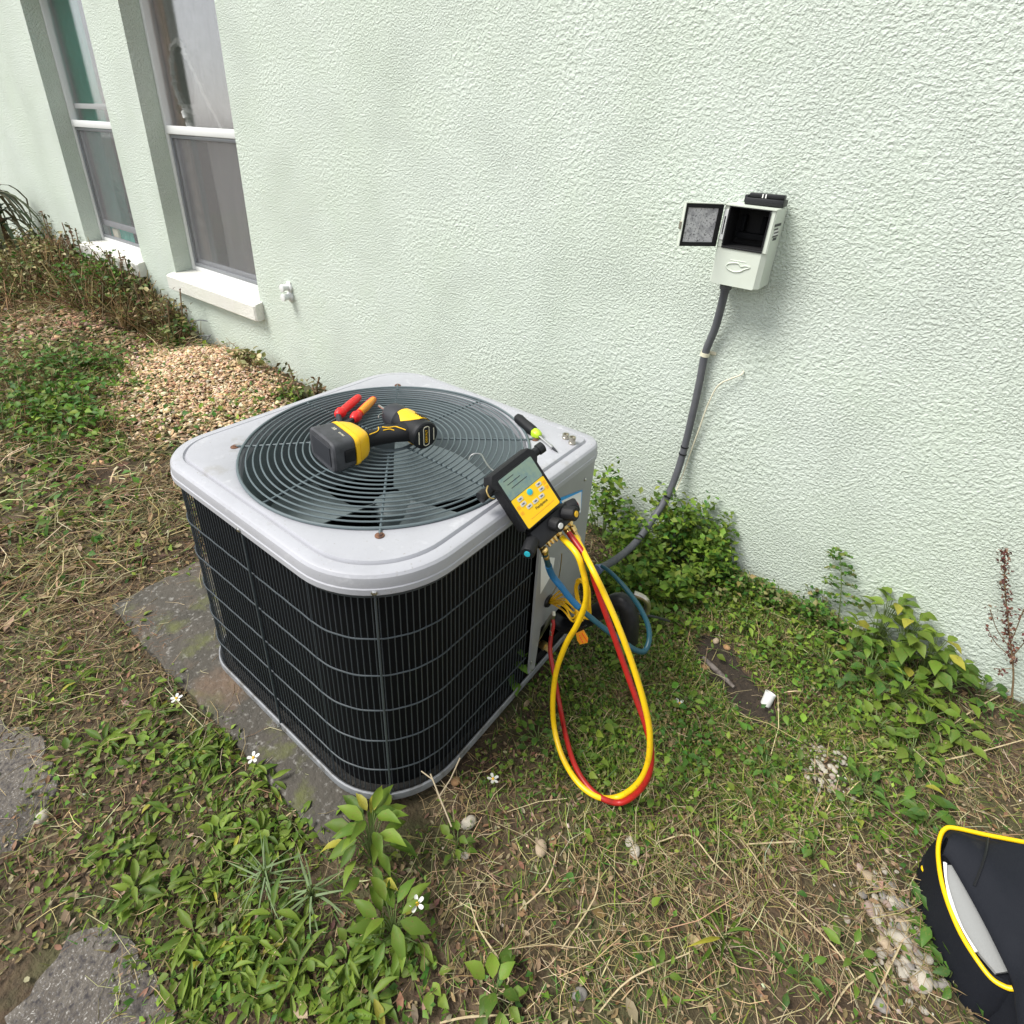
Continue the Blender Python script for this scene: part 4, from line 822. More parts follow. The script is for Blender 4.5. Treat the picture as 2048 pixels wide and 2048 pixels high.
for a in ((860, 1478, .0155, 'orange', 'round orange brown stone beside the front right edge of the unit'), (884, 1555, .019, 'white', 'knobbly whitish stone in front of the unit, upper of two'), (878, 1617, .010, 'white', 'small white stone just below the knobbly whitish one'),
          (1021, 1605, .0165, 'tan', 'tan stone lying alone in bare soil left of the hose loop bottom'), (1187, 1590, .011, 'white', 'pale stone below the hose loop, upper of a pair'), (1196, 1610, .015, 'white', 'larger pale stone below the hose loop, lower of a pair'),
          (1092, 1880, .017, 'grey', 'flat grey stone near the bottom edge of the photo'), (1640, 1660, .016, 'tan', 'tan stone among dry stems left of the bag'), (1694, 1778, .021, 'white', 'large rounded white stone in the gravel beside the bag'),
          (1664, 1780, .013, 'tan', 'tan stone touching the large white stone'), (1736, 1855, .020, 'white', 'large cream stone at the foot of the gravel patch'), (1640, 1720, .014, 'pink', 'pinkish stone between dry leaves above the gravel'),
          (1700, 1708, .013, 'grey', 'grey stone in the upper gravel patch'), (1660, 1900, .017, 'grey', 'grey stone at the lower right among grass'), (1350, 1212, .015, 'tan', 'tan stone at the back of the soil hollow'), (1370, 1224, .013, 'orange', 'orange stone at the back of the soil hollow'),
          (1385, 1335, .010, 'tan', 'tan pebble below the stick in the soil hollow'), (1330, 1262, .014, 'orange', 'brown stone left of the stick'), (240, 1540, .02, 'white', 'pale stone at the edge of the left stepping slab')):
    if a[0] == 240: a = (82, 1545, .019, 'white', a[4])
    stone(*a)
for k in range(150):
    q = rng.normal(size=2); py = 1770 + q[1] * 62; px = 1702 + q[0] * 30 + (py - 1770) * .25
    stone(px, py, random.uniform(.005, .0115), random.choice(('white', 'white', 'tan', 'tan', 'pink', 'grey')), 'small pale pebble in the gravel patch beside the bag', 'pebbles in the gravel patch')
for k in range(85):
    q = rng.normal(size=2); px, py = 1560 + q[0] * 26 + q[1] * 14, 1455 + q[1] * 36
    stone(px, py, random.uniform(.0045, .0085), random.choice(('white', 'white', 'white', 'pink')), 'tiny white pebble in the patch below the leafy weeds', 'pebbles in the white patch')

# ------------------------------------------------------------------ scatter of ground cover
def rot_mats(yaw, pitch, roll):
    cy_, sy_, cp_, sp_, cr, sr = np.cos(yaw), np.sin(yaw), np.cos(pitch), np.sin(pitch), np.cos(roll), np.sin(roll); Z0 = np.zeros_like(yaw); O = np.ones_like(yaw)
    Rz = np.stack([np.stack([cy_, -sy_, Z0], -1), np.stack([sy_, cy_, Z0], -1), np.stack([Z0, Z0, O], -1)], -2)
    Rx = np.stack([np.stack([O, Z0, Z0], -1), np.stack([Z0, cp_, -sp_], -1), np.stack([Z0, sp_, cp_], -1)], -2)
    Ry = np.stack([np.stack([cr, Z0, sr], -1), np.stack([Z0, O, Z0], -1), np.stack([-sr, Z0, cr], -1)], -2)
    return Rz @ Rx @ Ry
OVATE = (np.array([(0, 0, 0), (-.21, .18, .09), (0, .2, 0), (.21, .18, .08), (-.34, .45, .15), (0, .48, .01), (.34, .45, .13), (-.21, .76, .07), (0, .78, -.04), (.22, .76, .06), (0, 1.08, -.18)]),
         [(0, 2, 1), (0, 3, 2), (1, 2, 5, 4), (2, 3, 6, 5), (4, 5, 8, 7), (5, 6, 9, 8), (7, 8, 10), (8, 9, 10)])
SMALL = (np.array([(0, 0, 0), (-.32, .45, .13), (0, .5, 0), (.32, .45, .11), (0, 1, -.1)]), [(0, 2, 1), (0, 3, 2), (1, 2, 4), (2, 3, 4)])
BLADE = (np.array([(-.045, 0, 0), (.045, 0, 0), (-.04, .4, .02), (.04, .4, .02), (-.025, .75, -.04), (.025, .75, -.04), (0, 1, -.16)]), [(0, 1, 3, 2), (2, 3, 5, 4), (4, 5, 6)])
STRAW = (np.array([(-.011, 0, 0), (.011, 0, 0), (0, 0, .016), (-.010, .5, .02), (.010, .5, .02), (0, .5, .036), (-.006, 1, .0), (.006, 1, .0), (0, 1, .01)]), [(0, 1, 4, 3), (1, 2, 5, 4), (2, 0, 3, 5), (3, 4, 7, 6), (4, 5, 8, 7), (5, 3, 6, 8)])
STRAW2 = (np.array([(-.007, 0, 0), (.007, 0, 0), (0, 0, .01), (.053, .45, .02), (.067, .45, .02), (.06, .45, .031), (-.034, .97, .004), (-.026, .97, .004), (-.03, .97, .012)]), STRAW[1])
STRAW3 = (np.array([(-.006, 0, 0), (.006, 0, 0), (0, 0, .009), (-.106, .5, .05), (-.094, .5, .05), (-.10, .5, .06), (-.045, 1, .02), (-.035, 1, .02), (-.04, 1, .028)]), STRAW[1])
CHIP = (np.array([(-.5, -.3, 0), (.5, -.25, .05), (.45, .3, 0), (-.4, .28, .06), (-.45, -.28, .16), (.42, -.22, .2), (.4, .25, .15), (-.38, .24, .2)]), [(0, 1, 5, 4), (1, 2, 6, 5), (2, 3, 7, 6), (3, 0, 4, 7), (4, 5, 6, 7)])
DEAD = (np.array([(0, 0, 0), (-.2, .3, .10), (.2, .3, .12), (-.22, .65, .06), (.22, .65, .14), (0, 1, .16), (0, .45, .0)]), [(0, 6, 1), (0, 2, 6), (1, 6, 3), (2, 4, 6), (3, 6, 5), (6, 4, 5)])
def mesh_from(name, V, F_loops, starts, tots, col, m):
    me = bpy.data.meshes.new(name); me.vertices.add(len(V)); me.vertices.foreach_set('co', V.astype(np.float32).ravel())
    me.loops.add(len(F_loops)); me.loops.foreach_set('vertex_index', F_loops.astype(np.int32)); me.polygons.add(len(starts))
    me.polygons.foreach_set('loop_start', starts.astype(np.int32)); me.update(calc_edges=True)
    ca = me.color_attributes.new('Col', 'FLOAT_COLOR', 'POINT'); c4 = np.ones((len(V), 4), np.float32); c4[:, :3] = col; ca.data.foreach_set('color', c4.ravel())
    me.materials.append(m); me.validate(); return me
def wallfoot(px, py, lim):                                          # a ground point seen at a pixel, kept in front of the wall
    p = atz(px, py, .06)
    if p.y > -lim: p = aty(px, py, -lim)
    return Vector((p.x, min(p.y, -lim), 0))
class Cloud:
    def __init__(s): s.V = []; s.L = []; s.S = []; s.T = []; s.C = []; s.nv = 0; s.nl = 0
    def add(s, tpl, P_, Rm, S, col):
        tv, tf = tpl; n = len(P_); S = np.asarray(S); S = S[:, None] * np.ones(3) if S.ndim == 1 else S
        V = np.einsum('nij,nkj->nki', Rm, tv[None] * S[:, None, :]) + P_[:, None, :]
        lv = np.concatenate([np.array(f) for f in tf]); tt = np.array([len(f) for f in tf]); ts = np.concatenate([[0], np.cumsum(tt)[:-1]])
        s.L.append((lv[None] + (np.arange(n) * len(tv))[:, None] + s.nv).ravel()); s.S.append((ts[None] + (np.arange(n) * len(lv))[:, None] + s.nl).ravel()); s.T.append(np.tile(tt, n))
        s.V.append(V.reshape(-1, 3)); s.C.append(np.repeat(col, len(tv), 0)); s.nv += n * len(tv); s.nl += n * len(lv); return s
    def build(s, name, m, parent=None):
        me = mesh_from(name, np.concatenate(s.V), np.concatenate(s.L), np.concatenate(s.S), np.concatenate(s.T), np.concatenate(s.C), m)
        o = bpy.data.objects.new(name, me); COL.objects.link(o)
        if parent: o.parent = parent
        return o
def palette(cols, n, jit=.25):
    c = np.array(cols)[rng.integers(0, len(cols), n)]; return np.clip(c * (1 + jit * rng.normal(size=(n, 1)) * .6) * (1 + .08 * rng.normal(size=(n, 3))), .005, .9)
def spal(x, y, sets, sc=6., seed=31, jit=.3):
    f = fbm(x * sc, y * sc, seed) * .75 + .25 * rng.uniform(size=len(x)); f = np.clip((f - .28) / .42, 0, .999); k = (f * len(sets)).astype(int); out = np.zeros((len(x), 3))
    for i, st_ in enumerate(sets):
        m_ = k == i; out[m_] = palette(st_, int(m_.sum()), jit)
    return out
GREEN = [(.125, .19, .028), (.165, .24, .032), (.09, .15, .025), (.21, .27, .045)]
GREEN = [(q[0] * .96, q[1] * 1.05, q[2] * .85) for q in GREEN]
DEEP = [(.045, .10, .02), (.07, .13, .025), (.055, .115, .03), (.10, .165, .028)]
DEEP = [(q[0] * 1.1, q[1] * 1.3, q[2] * .9) for q in DEEP]
OLIVE = [(.14, .15, .05), (.19, .18, .07), (.12, .14, .045), (.24, .21, .09)]
OLIVE = [tuple(c * 1.2 for c in q) for q in OLIVE]
DRYC = [(.55, .44, .25), (.44, .34, .18), (.64, .54, .34), (.34, .25, .13)]
LITT = [(.20, .13, .07), (.13, .085, .05), (.27, .19, .11), (.09, .06, .038), (.22, .14, .08), (.33, .25, .16)]
MULC = [(.60, .42, .25), (.66, .50, .32), (.48, .32, .18), (.70, .57, .41), (.38, .24, .14)]
def blob(px, py, rx, ry, wgt=1.):
    c = atz(px, py); a = atz(px + rx, py) - c; b = atz(px, py - ry) - c
    A_ = np.array([[a.x, b.x], [a.y, b.y]]); return (np.array([c.x, c.y]), np.linalg.inv(A_), wgt)
def dens(x, y, blobs):
    p = np.stack([x, y], 1); d = np.zeros(len(x))
    for c, A_, w_ in blobs:
        q = (p - c) @ A_.T; d = np.maximum(d, w_ * np.exp(-(q ** 2).sum(1)))
    return d
UNIT = lambda x, y, e=0.: (x > UX - HA - e) & (x < UX + HA + e) & (y > UY - HA - e) & (y < UY + HA + e)
def PADM(x, y):
    e = np.maximum(0, .21 * (fbm(x * 9, y * 9, 51) - .36)); return (x > -.40 + e * 1.4) & (x < .67 - e) & (y > -1.385 + e) & (y < -.43)
def steps(x, y, k=1.): return (np.hypot((x + .04) / .17, (y + 1.79) / .12) < k) | (np.hypot((x - .53) / .19, (y + 1.86) / .16) < k)
HPX = np.array([(p.x, p.y) for p in hs2])
def HOLE(x, y):
    ins = np.zeros(len(x), bool); n_ = len(HPX)
    for i_ in range(n_):
        x1, y1 = HPX[i_]; x2, y2 = HPX[(i_ + 1) % n_]; c_ = (y1 > y) != (y2 > y); ins ^= c_ & (x < (x2 - x1) * (y - y1) / (y2 - y1 + 1e-12) + x1)
    return ins
WP = [blob(1562, 1455, 40, 62, 1.)]
WHITEP = lambda x, y: dens(x, y, WP) > .42
def sample(n, x0, x1, y0, y1, blobs=None, base=0., keepout=True, pad=0.0, patch=None):
    x = rng.uniform(x0, x1, n); y = rng.uniform(y0, y1, n); d = np.full(n, base)
    if blobs is not None: d = np.maximum(d, dens(x, y, blobs))
    if patch: d = d * sstep(patch[1], patch[2], fbm(x * patch[0], y * patch[0], 21))
    ok = rng.uniform(size=n) < d
    if keepout:
        ok &= ~UNIT(x, y, .006) & (y < -.012); m_ = PADM(x, y) & (rng.uniform(size=n) > pad); ok &= ~m_
        ok &= ~(steps(x, y, .74) & (rng.uniform(size=n) > .05)); ok &= ~(HOLE(x, y) & (rng.uniform(size=n) > .06)); ok &= ~(WHITEP(x, y) & (rng.uniform(size=n) > .25))
    return x[ok], y[ok]
NEAR = (-1.1, 2.3, -2.02, .0); FAR = (-7.5, -.5, -2.6, .0)
def put(cl, tpl, x, y, size, col, pitch=(.2, .5), dz=0., roll=.5, yaw=None, aspect=(1, 1, 1), zr=0.):
    n = len(x); S = rng.uniform(*size, n); z = gz(x, y) + dz + rng.uniform(0, 1, n) * zr
    Rm = rot_mats(rng.uniform(0, 6.283, n) if yaw is None else yaw, rng.uniform(*pitch, n), rng.normal(0, roll, n))
    cl.add(tpl, np.stack([x, y, z], 1), Rm, S[:, None] * np.array(aspect), col)

# litter: dead leaf bits, mulch crumbs, tiny pebbles
cl = Cloud(); x, y = sample(60000, *NEAR, base=.6, pad=.5, patch=(7, .12, .42)); put(cl, DEAD, x, y, (.006, .020), palette(LITT, len(x)), (-.3, .4), .001, .6, zr=.006)
mb_ = [blob(350, 735, 165, 50), blob(430, 765, 125, 42), blob(250, 720, 100, 26, .6)]
x, y = sample(16000, *FAR, base=.65); k_ = dens(x, y, mb_) < .4; x, y = x[k_], y[k_]; put(cl, DEAD, x, y, (.02, .05), palette(LITT, len(x)), (-.3, .4), .002, .6, zr=.015)
x, y = sample(2500, *NEAR, base=.5); put(cl, CHIP, x, y, (.004, .010), palette([(.45, .38, .30), (.3, .25, .2), (.55, .5, .42)], len(x)), (-.3, .3), -.001)
# bigger dead leaves
x, y = sample(700, *NEAR, base=.5); put(cl, DEAD, x, y, (.022, .042), palette([(.28, .19, .12), (.36, .24, .16), (.20, .14, .10), (.42, .30, .20)], len(x)), (-.2, .5), .004, .6)
tag(cl.build('leaf_litter', M_dry), 'brown leaf litter and crumbs over the soil', kind='stuff')

# wood-chip and gravel mounds by the wall
cl = Cloud()
x, y = sample(42000, -3.4, -.9, -1.1, -.01, mb_); put(cl, CHIP, x, y, (.010, .030), palette(MULC, len(x), .3), (-.5, .5), .002, .5, zr=.018)
tag(cl.build('wood_chip_mound', M_chip), 'heap of tan wood chips against the mint wall', kind='stuff')
cl = Cloud()
x, y = sample(9000, -5.5, -2.4, -1.5, -.05, [blob(165, 625, 120, 26, .8), blob(60, 640, 80, 20, .5)]); put(cl, CHIP, x, y, (.02, .05), palette([(.38, .25, .15), (.46, .33, .22), (.30, .19, .12)], len(x), .3), (-.5, .5), .004, .5, zr=.03)
tag(cl.build('far_chip_mound', M_chip), 'smaller brown heap of chips beyond the tan one', kind='stuff')
# scattered gravel around the patches
cl = Cloud(); gb = [blob(1700, 1760, 70, 100, .8), blob(1565, 1460, 55, 55, .8), blob(1640, 1650, 60, 50, .35), blob(1340, 1230, 40, 25, .4)]
x, y = sample(7000, .9, 2.3, -1.3, -.1, gb); put(cl, CHIP, x, y, (.004, .011), palette([(.46, .40, .32), (.36, .29, .21), (.52, .47, .39), (.28, .21, .15)], len(x)), (-.4, .4), .0, .4, zr=.004)
tag(cl.build('gravel', M_chip), 'loose pale gravel among the grass near the bag', kind='stuff')

# dry straw
cl = Cloud()
sb = [blob(1350, 1650, 330, 230, .9), blob(1600, 1780, 200, 170, .8), blob(1800, 1480, 130, 80, 1.), blob(1370, 1360, 60, 40, 1.), blob(1500, 1640, 200, 120, 1.), blob(1150, 1780, 220, 120, .9), blob(1330, 1330, 90, 60, .8), blob(950, 1700, 180, 180, .55), blob(880, 1500, 90, 50, .8), blob(100, 1150, 300, 200, .55), blob(250, 900, 250, 120, .6), blob(350, 1480, 200, 200, .2)]
NOM = lambda x, y: dens(x, y, mb_) < .35
for tp_s in (STRAW2, STRAW3):
    x, y = sample(34000, *NEAR, sb, .16, pad=.25, patch=(6, .2, .55)); put(cl, tp_s, x, y, (.016, .075), palette(DRYC + [(.30, .24, .13), (.24, .17, .09), (.20, .14, .08)], len(x)), (-.1, .4), .004, .5, aspect=(1.35, 1, 1.35), zr=.020)
    x, y = sample(800, *NEAR, sb, .08); put(cl, tp_s, x, y, (.08, .19), palette([(.52, .42, .25), (.44, .35, .20)], len(x)), (-.04, .16), .008, .4, aspect=(.8, 1, .8), zr=.02)
    x, y = sample(14000, *FAR, sb + [blob(120, 560, 260, 110, .7), blob(330, 650, 120, 50, .5), blob(150, 800, 300, 120, .5)], .15); k_ = NOM(x, y); x, y = x[k_], y[k_]; put(cl, tp_s, x, y, (.05, .16), palette(DRYC + [(.26, .16, .08), (.22, .15, .09)], len(x)), (-.05, .5), .005, .4, aspect=(1.8, 1, 1.8), zr=.03)
tag(cl.build('dry_straw', M_dry), 'pale dry grass stems strewn over the yard', kind='stuff')

# short green and olive grass
cl = Cloud()
gb = [blob(1250, 1280, 200, 130, 1.), blob(1480, 1180, 230, 90, .9), blob(1200, 1450, 220, 120, .8), blob(1450, 1480, 220, 110, .8), blob(1560, 1380, 170, 80, .8), blob(1650, 1560, 150, 80, .55), blob(1250, 1620, 250, 90, .55), blob(1350, 1800, 260, 110, .5), blob(420, 1780, 330, 200, .9), blob(480, 1560, 160, 160, .8), blob(150, 1600, 200, 130, .5), blob(330, 1420, 170, 120, .5), blob(100, 1250, 240, 130, .4), blob(900, 1860, 200, 90, .35), blob(1800, 1420, 150, 80, .5), blob(1770, 1800, 60, 120, .6)]
x, y = sample(130000, *NEAR, gb, .08, patch=(9, .12, .42), pad=.05); n = len(x); put(cl, BLADE, x, y, (.012, .040), palette(GREEN + DEEP + OLIVE + OLIVE + DRYC[:1], n), (.15, 1.0), 0, .3, aspect=(.8, 1, 1))
x, y = sample(52000, *FAR, [blob(150, 850, 300, 130, .7), blob(100, 1000, 250, 150, .6), blob(100, 1250, 240, 130, .5), blob(60, 760, 160, 60, .5)], .28, patch=(3, .2, .5)); n = len(x); put(cl, BLADE, x, y, (.03, .09), palette(OLIVE + GREEN[:2] + DEEP[:2] + DRYC[:1], n), (.2, .9), 0, .3, aspect=(1.3, 1, 1))
x, y = sample(40000, -9, 4, -6, -2.0, None, .8, patch=(2, .1, .45)); n = len(x); put(cl, BLADE, x, y, (.04, .10), palette(OLIVE + GREEN + DRYC[:2], n), (.15, .9), 0, .3, aspect=(1.6, 1, 1))
tag(cl.build('grass', M_veg), 'short green and olive grass growing over the yard', kind='stuff')

# low small-leaved ground cover
cl = Cloud()
cb_ = [blob(1230, 1180, 150, 100, 1.), blob(1400, 1140, 150, 60, 1.), blob(1500, 1200, 170, 70, .9), blob(1150, 1340, 110, 110, .8), blob(1270, 1380, 120, 100, .8), blob(1330, 1480, 140, 90, .6), blob(1570, 1330, 110, 90, .8), blob(1640, 1420, 120, 60, .6), blob(1500, 1530, 140, 60, .5), blob(960, 1470, 90, 50, .8), blob(1000, 1270, 70, 50, .8),
       blob(420, 1450, 160, 90, .9), blob(300, 1560, 160, 90, .7), blob(480, 1600, 130, 110, .8), blob(200, 1680, 160, 90, .5), blob(430, 1780, 190, 140, .9), blob(640, 1850, 170, 120, 1.), blob(720, 1650, 90, 110, .7), blob(100, 1480, 90, 70, .5), blob(160, 1320, 120, 70, .5), blob(1760, 1700, 70, 140, .7), blob(1560, 1900, 140, 60, .4), blob(960, 1880, 90, 60, .5), blob(80, 1800, 80, 60, .5)]
x, y = sample(64000, *NEAR, cb_, .05, patch=(10, .20, .52)); n = len(x); rt_ = sstep(.75, 1.05, x)[:, None]; c = spal(x, y, [OLIVE, GREEN, GREEN, GREEN[3:], DEEP, GREEN], 7.) * (1 - rt_) + palette(DEEP + GREEN[:1], n) * rt_
put(cl, SMALL, x, y, (.006, .019), c, (-.3, 1.1), .004, .8, zr=.028)
fb = [blob(110, 780, 150, 60, 1.), blob(200, 740, 130, 40, .7), blob(230, 570, 110, 60, 1.), blob(60, 680, 120, 50, .8), blob(330, 610, 60, 50, .6), blob(560, 760, 70, 25, .9), blob(430, 800, 100, 26, .7), blob(120, 950, 140, 60, .35), blob(60, 1280, 120, 60, .5), blob(200, 1000, 120, 60, .3)]
x, y = sample(30000, *FAR, fb, .05, patch=(5, .1, .4)); n = len(x); put(cl, SMALL, x, y, (.018, .042), palette(DEEP + GREEN + OLIVE[:2], n), (-.1, .8), .01, .5, zr=.06)
rb = [blob(1250, 1260, 170, 130, 1.), blob(1420, 1150, 190, 60, 1.), blob(1520, 1230, 150, 80, .8), blob(1160, 1420, 110, 80, .8), blob(1340, 1430, 170, 70, .8), blob(1480, 1520, 170, 60, .6), blob(1600, 1380, 130, 70, .9), blob(1180, 1230, 90, 80, .9), blob(1300, 1580, 160, 60, .4)]
BRO = [(.20, .17, .07), (.27, .20, .10), (.16, .12, .06)]
x, y = sample(54000, .6, 2.2, -1.2, .0, rb, .0, patch=(8, .2, .52)); n = len(x); put(cl, SMALL, x, y, (.005, .0145), spal(x, y, [BRO, OLIVE, DEEP, GREEN, GREEN[1:], GREEN[3:], OLIVE]), (-.3, 1.2), .003, .8, zr=.032)
x, y = sample(5000, .6, 2.2, -1.2, .0, rb, .0, patch=(6, .3, .6)); n = len(x); put(cl, OVATE, x, y, (.014, .028), spal(x, y, [DEEP, GREEN, GREEN[1:]]), (-.1, .6), .008, .5, zr=.035)
x, y = sample(100000, .6, 2.2, -1.3, .0, rb, .06, patch=(7, .15, .5)); n = len(x); put(cl, BLADE, x, y, (.014, .055), spal(x, y, [BRO, OLIVE, GREEN, GREEN[3:], [(.24, .27, .07), (.30, .30, .10)], DEEP, DRYC], 9.), (.2, 1.1), 0, .4, aspect=(.65, 1, 1))
tag(cl.build('ground_cover', M_veg), 'low small leaved weeds carpeting the yard', kind='stuff')

# orange-brown tuft of dead needles on the pad
cl = Cloud(); x, y = sample(500, -.42, -.1, -1.4, -1.2, [blob(268, 1190, 40, 24, 1.), blob(310, 1240, 20, 30, .8)], keepout=False)
put(cl, STRAW, x, y, (.012, .035), palette([(.42, .17, .06), (.5, .22, .09), (.33, .13, .05)], len(x)), (-.1, .4), .021, .2, zr=.006)
tag(cl.build('dead_needles', M_dry), 'orange brown dead needles lying on the mossy pad', kind='stuff')

# ------------------------------------------------------------------ individual plants with leaf parts
def leaf_me(name, tpl, col):
    tv, tf = tpl; lv = np.concatenate([np.array(f) for f in tf]); tt = np.array([len(f) for f in tf]); ts = np.concatenate([[0], np.cumsum(tt)[:-1]])
    return mesh_from(name, tv, lv, ts, tt, np.tile(np.array(col), (len(tv), 1)), M_leaf)
LM = {'bright': [leaf_me('leaf', OVATE, c) for c in ((.128, .215, .024), (.092, .172, .022), (.165, .25, .03))], 'fresh': [leaf_me('leaf', OVATE, c) for c in ((.175, .255, .034), (.145, .22, .03), (.112, .19, .03))], 'deep': [leaf_me('leaf', OVATE, c) for c in ((.07, .155, .024), (.105, .21, .026), (.06, .14, .026))], 'yellow': [leaf_me('leaf', OVATE, (.38, .36, .05))], 'grey': [leaf_me('leaf', BLADE, c) for c in ((.20, .28, .13), (.17, .25, .10))], 'palm': [leaf_me('leaf', BLADE, c) for c in ((.05, .085, .03), (.07, .10, .04), (.04, .07, .03))]}
def leaf(parent, me, M):
    o = bpy.data.objects.new('leaf', me); COL.objects.link(o); o.parent = parent; o.matrix_local = M; return o
def weed(px, py, nleaf, size, tone, label, group=None, hgt=.04, spread=.05, name='weed', p=None, wide=1., stems=True):
    p = p or atg(px, py); base = Vector((p.x, p.y, gzf(p.x, p.y)))
    r_ = empty(name, base, label, 'plant', group); sm = MB()
    for k in range(nleaf):
        a = k * 2.4 + random.uniform(-.4, .4); t = (k + .5) / nleaf; rad = spread * (.25 + .75 * (1 - t)) * random.uniform(.6, 1.1); z = hgt * (.25 + .75 * t) * random.uniform(.8, 1.1)
        q = Vector((math.cos(a) * rad, math.sin(a) * rad, z)); s_ = size * random.uniform(.65, 1.15)
        ym = Matrix.Rotation(a - math.pi / 2 + random.uniform(-.5, .5), 4, 'Z') @ Matrix.Rotation(random.uniform(-.35, .45), 4, 'X') @ Matrix.Rotation(random.uniform(-.4, .4), 4, 'Y')
        tn = tone if random.random() > .018 or tone == 'grey' else 'yellow'
        leaf(r_, random.choice(LM[tn]), Matrix.Translation(q) @ ym @ Matrix.Diagonal((s_ * wide, s_, s_, 1)))
        if stems: sm.tube([(0, 0, -.004), tuple(q * .55 + Vector((0, 0, z * .25))), tuple(q)], .0011, 4, cap=False)
    if stems: sm.build('stem', M_stem, r_, 60)
    return r_
M_stalk = mat('dry_stalk', (.56, .46, .28), .8, noise=(50, (.42, .33, .19), .4, .7))
M_stem = mat('green_stem', (.12, .17, .05), .6); M_brst = mat('brown_stem', (.20, .13, .07), .7)
def flower(px, py, z, label, group='white daisies among the weeds'):
    p = atz(px, py, z); r_ = empty('white_flower', p, label, 'flower', group)
    MB().tube([(0, 0, -z + .002), (.004, .002, -z * .4), (0, 0, 0)], .0009, 5, smooth=3).build('stem', M_stem, r_)
    MB().lathe([(.001, -.002), (.0035, .0), (.003, .003), (.001, .004)], 10).build('flower_centre', M_pist, r_)
    tilt = Matrix.Rotation(random.uniform(-.4, .2), 4, 'X')
    for k in range(5):
        a = k * 1.2566 + random.uniform(-.15, .15); me_ = MB().loft([[(.002 + t * .0125, -wd, .001 + .002 * t), (.002 + t * .0125, 0, .0004 + .002 * t), (.002 + t * .0125, wd, .001 + .002 * t)] for t, wd in ((0, .0012), (.4, .0034), (.8, .0036), (1, .0016))], cap=False, closed=False).build('petal', M_petal, r_, 60)
        me_.matrix_local = tilt @ Matrix.Rotation(a, 4, 'Z')
flower(478, 1430, .05, 'white five petalled daisy beside the concrete pad')
flower(930, 1470, .04, 'white daisy right of the unit base corner')
flower(787, 1706, .07, 'white daisy with an orange centre in the lower middle foreground')
flower(333, 1318, .03, 'white daisy at the left edge of the concrete pad')
flower(1282, 1327, .02, 'small white daisy in the grass right of the hose loop')

for (px, py), lb in (((262, 1180), 'low weed overlapping the left corner of the concrete pad'), ((330, 1290), 'low weed overlapping the left front edge of the pad'), ((420, 1395), 'low weed overlapping the middle of the pad edge'), ((560, 1560), 'low weed overlapping the pad edge near the unit corner'), ((350, 1090), 'small weed at the back left corner of the pad')):
    weed(px, py, 9, .026, 'bright', lb, hgt=.03, spread=.05, wide=.8)
# tall broad-leaved weeds in the foreground
weed(705, 1625, 34, .056, 'bright', 'tall bright green leafy weed in front of the unit corner', wide=.66, hgt=.19, spread=.06, name='leafy_weed')
weed(745, 1765, 22, .052, 'bright', 'leafy weed carrying the orange centred daisy in the foreground', wide=.66, hgt=.09, spread=.055, name='leafy_weed')
weed(862, 1600, 9, .026, 'bright', 'small bright weed beside the knobbly whitish stone', hgt=.05, spread=.03, name='leafy_weed')
weed(935, 1880, 12, .036, 'bright', 'small leafy weed at the bottom middle edge', hgt=.05, spread=.04, name='leafy_weed')
weed(505, 1668, 26, .075, 'grey', 'pale grey green feathery weed left of the tall leafy one', hgt=.06, spread=.02, name='feathery_weed', wide=.42)
weed(590, 1700, 18, .07, 'grey', 'narrow leaved pale weed right of the feathery one', hgt=.05, spread=.02, name='feathery_weed', wide=.7)
weed(1360, 1775, 12, .07, 'bright', 'bright tuft of grass in the middle of the dry patch', hgt=.03, spread=.015, name='grass_tuft', wide=.16)
# weeds lying along the right side of the unit
weed(965, 1290, 22, .034, 'deep', 'leafy weed growing against the right side of the unit', hgt=.15, spread=.05, name='leafy_weed')
weed(1130, 1385, 14, .03, 'bright', 'small leafy weed inside the hose loop', hgt=.05, spread=.05, name='leafy_weed')
weed(1015, 1400, 12, .028, 'deep', 'dark small weed left of the hose loop', hgt=.04, spread=.05, name='leafy_weed')
for px, py, n_, sz, tn, lb in ((1180, 1265, 16, .030, 'fresh', 'bright leafy weed between the hose loop and the blue hose bend'), (1245, 1185, 18, .032, 'bright', 'leafy weed below the insulated pipe elbow'), (1295, 1345, 14, .026, 'bright', 'leafy weed left of the white plastic cap'), (1405, 1190, 16, .028, 'fresh', 'leafy weed above the right end of the soil hollow'), (1470, 1245, 14, .027, 'bright', 'leafy weed right of the soil hollow'), (1255, 1500, 10, .024, 'bright', 'small weed right of the hose loop bottom'), (1440, 1460, 12, .026, 'deep', 'dark weed left of the white pebble patch'),
        (1625, 1500, 14, .034, 'deep', 'dark broad leaved weed right of the white pebble patch'), (1745, 1560, 14, .040, 'deep', 'dark leafy weed behind the bag corner'), (1720, 1500, 9, .050, 'deep', 'tall dark leaf cluster above the bag'), (1760, 1760, 12, .034, 'deep', 'dark weed between the gravel and the bag'), (1790, 1850, 10, .034, 'deep', 'dark weed at the lower left side of the bag'), (1530, 1620, 10, .024, 'bright', 'small yellowish weed in the dry stems above the gravel'), (1500, 1850, 9, .026, 'deep', 'small dark weed among dry stems at the lower right'), (1600, 1820, 9, .032, 'bright', 'small weed left of the gravel patch foot'), (1235, 1860, 10, .022, 'bright', 'little weed in the dry lower middle ground')):
    weed(px, py, n_, sz, tn, lb, hgt=.055, spread=.05, name='leafy_weed', wide=.75)
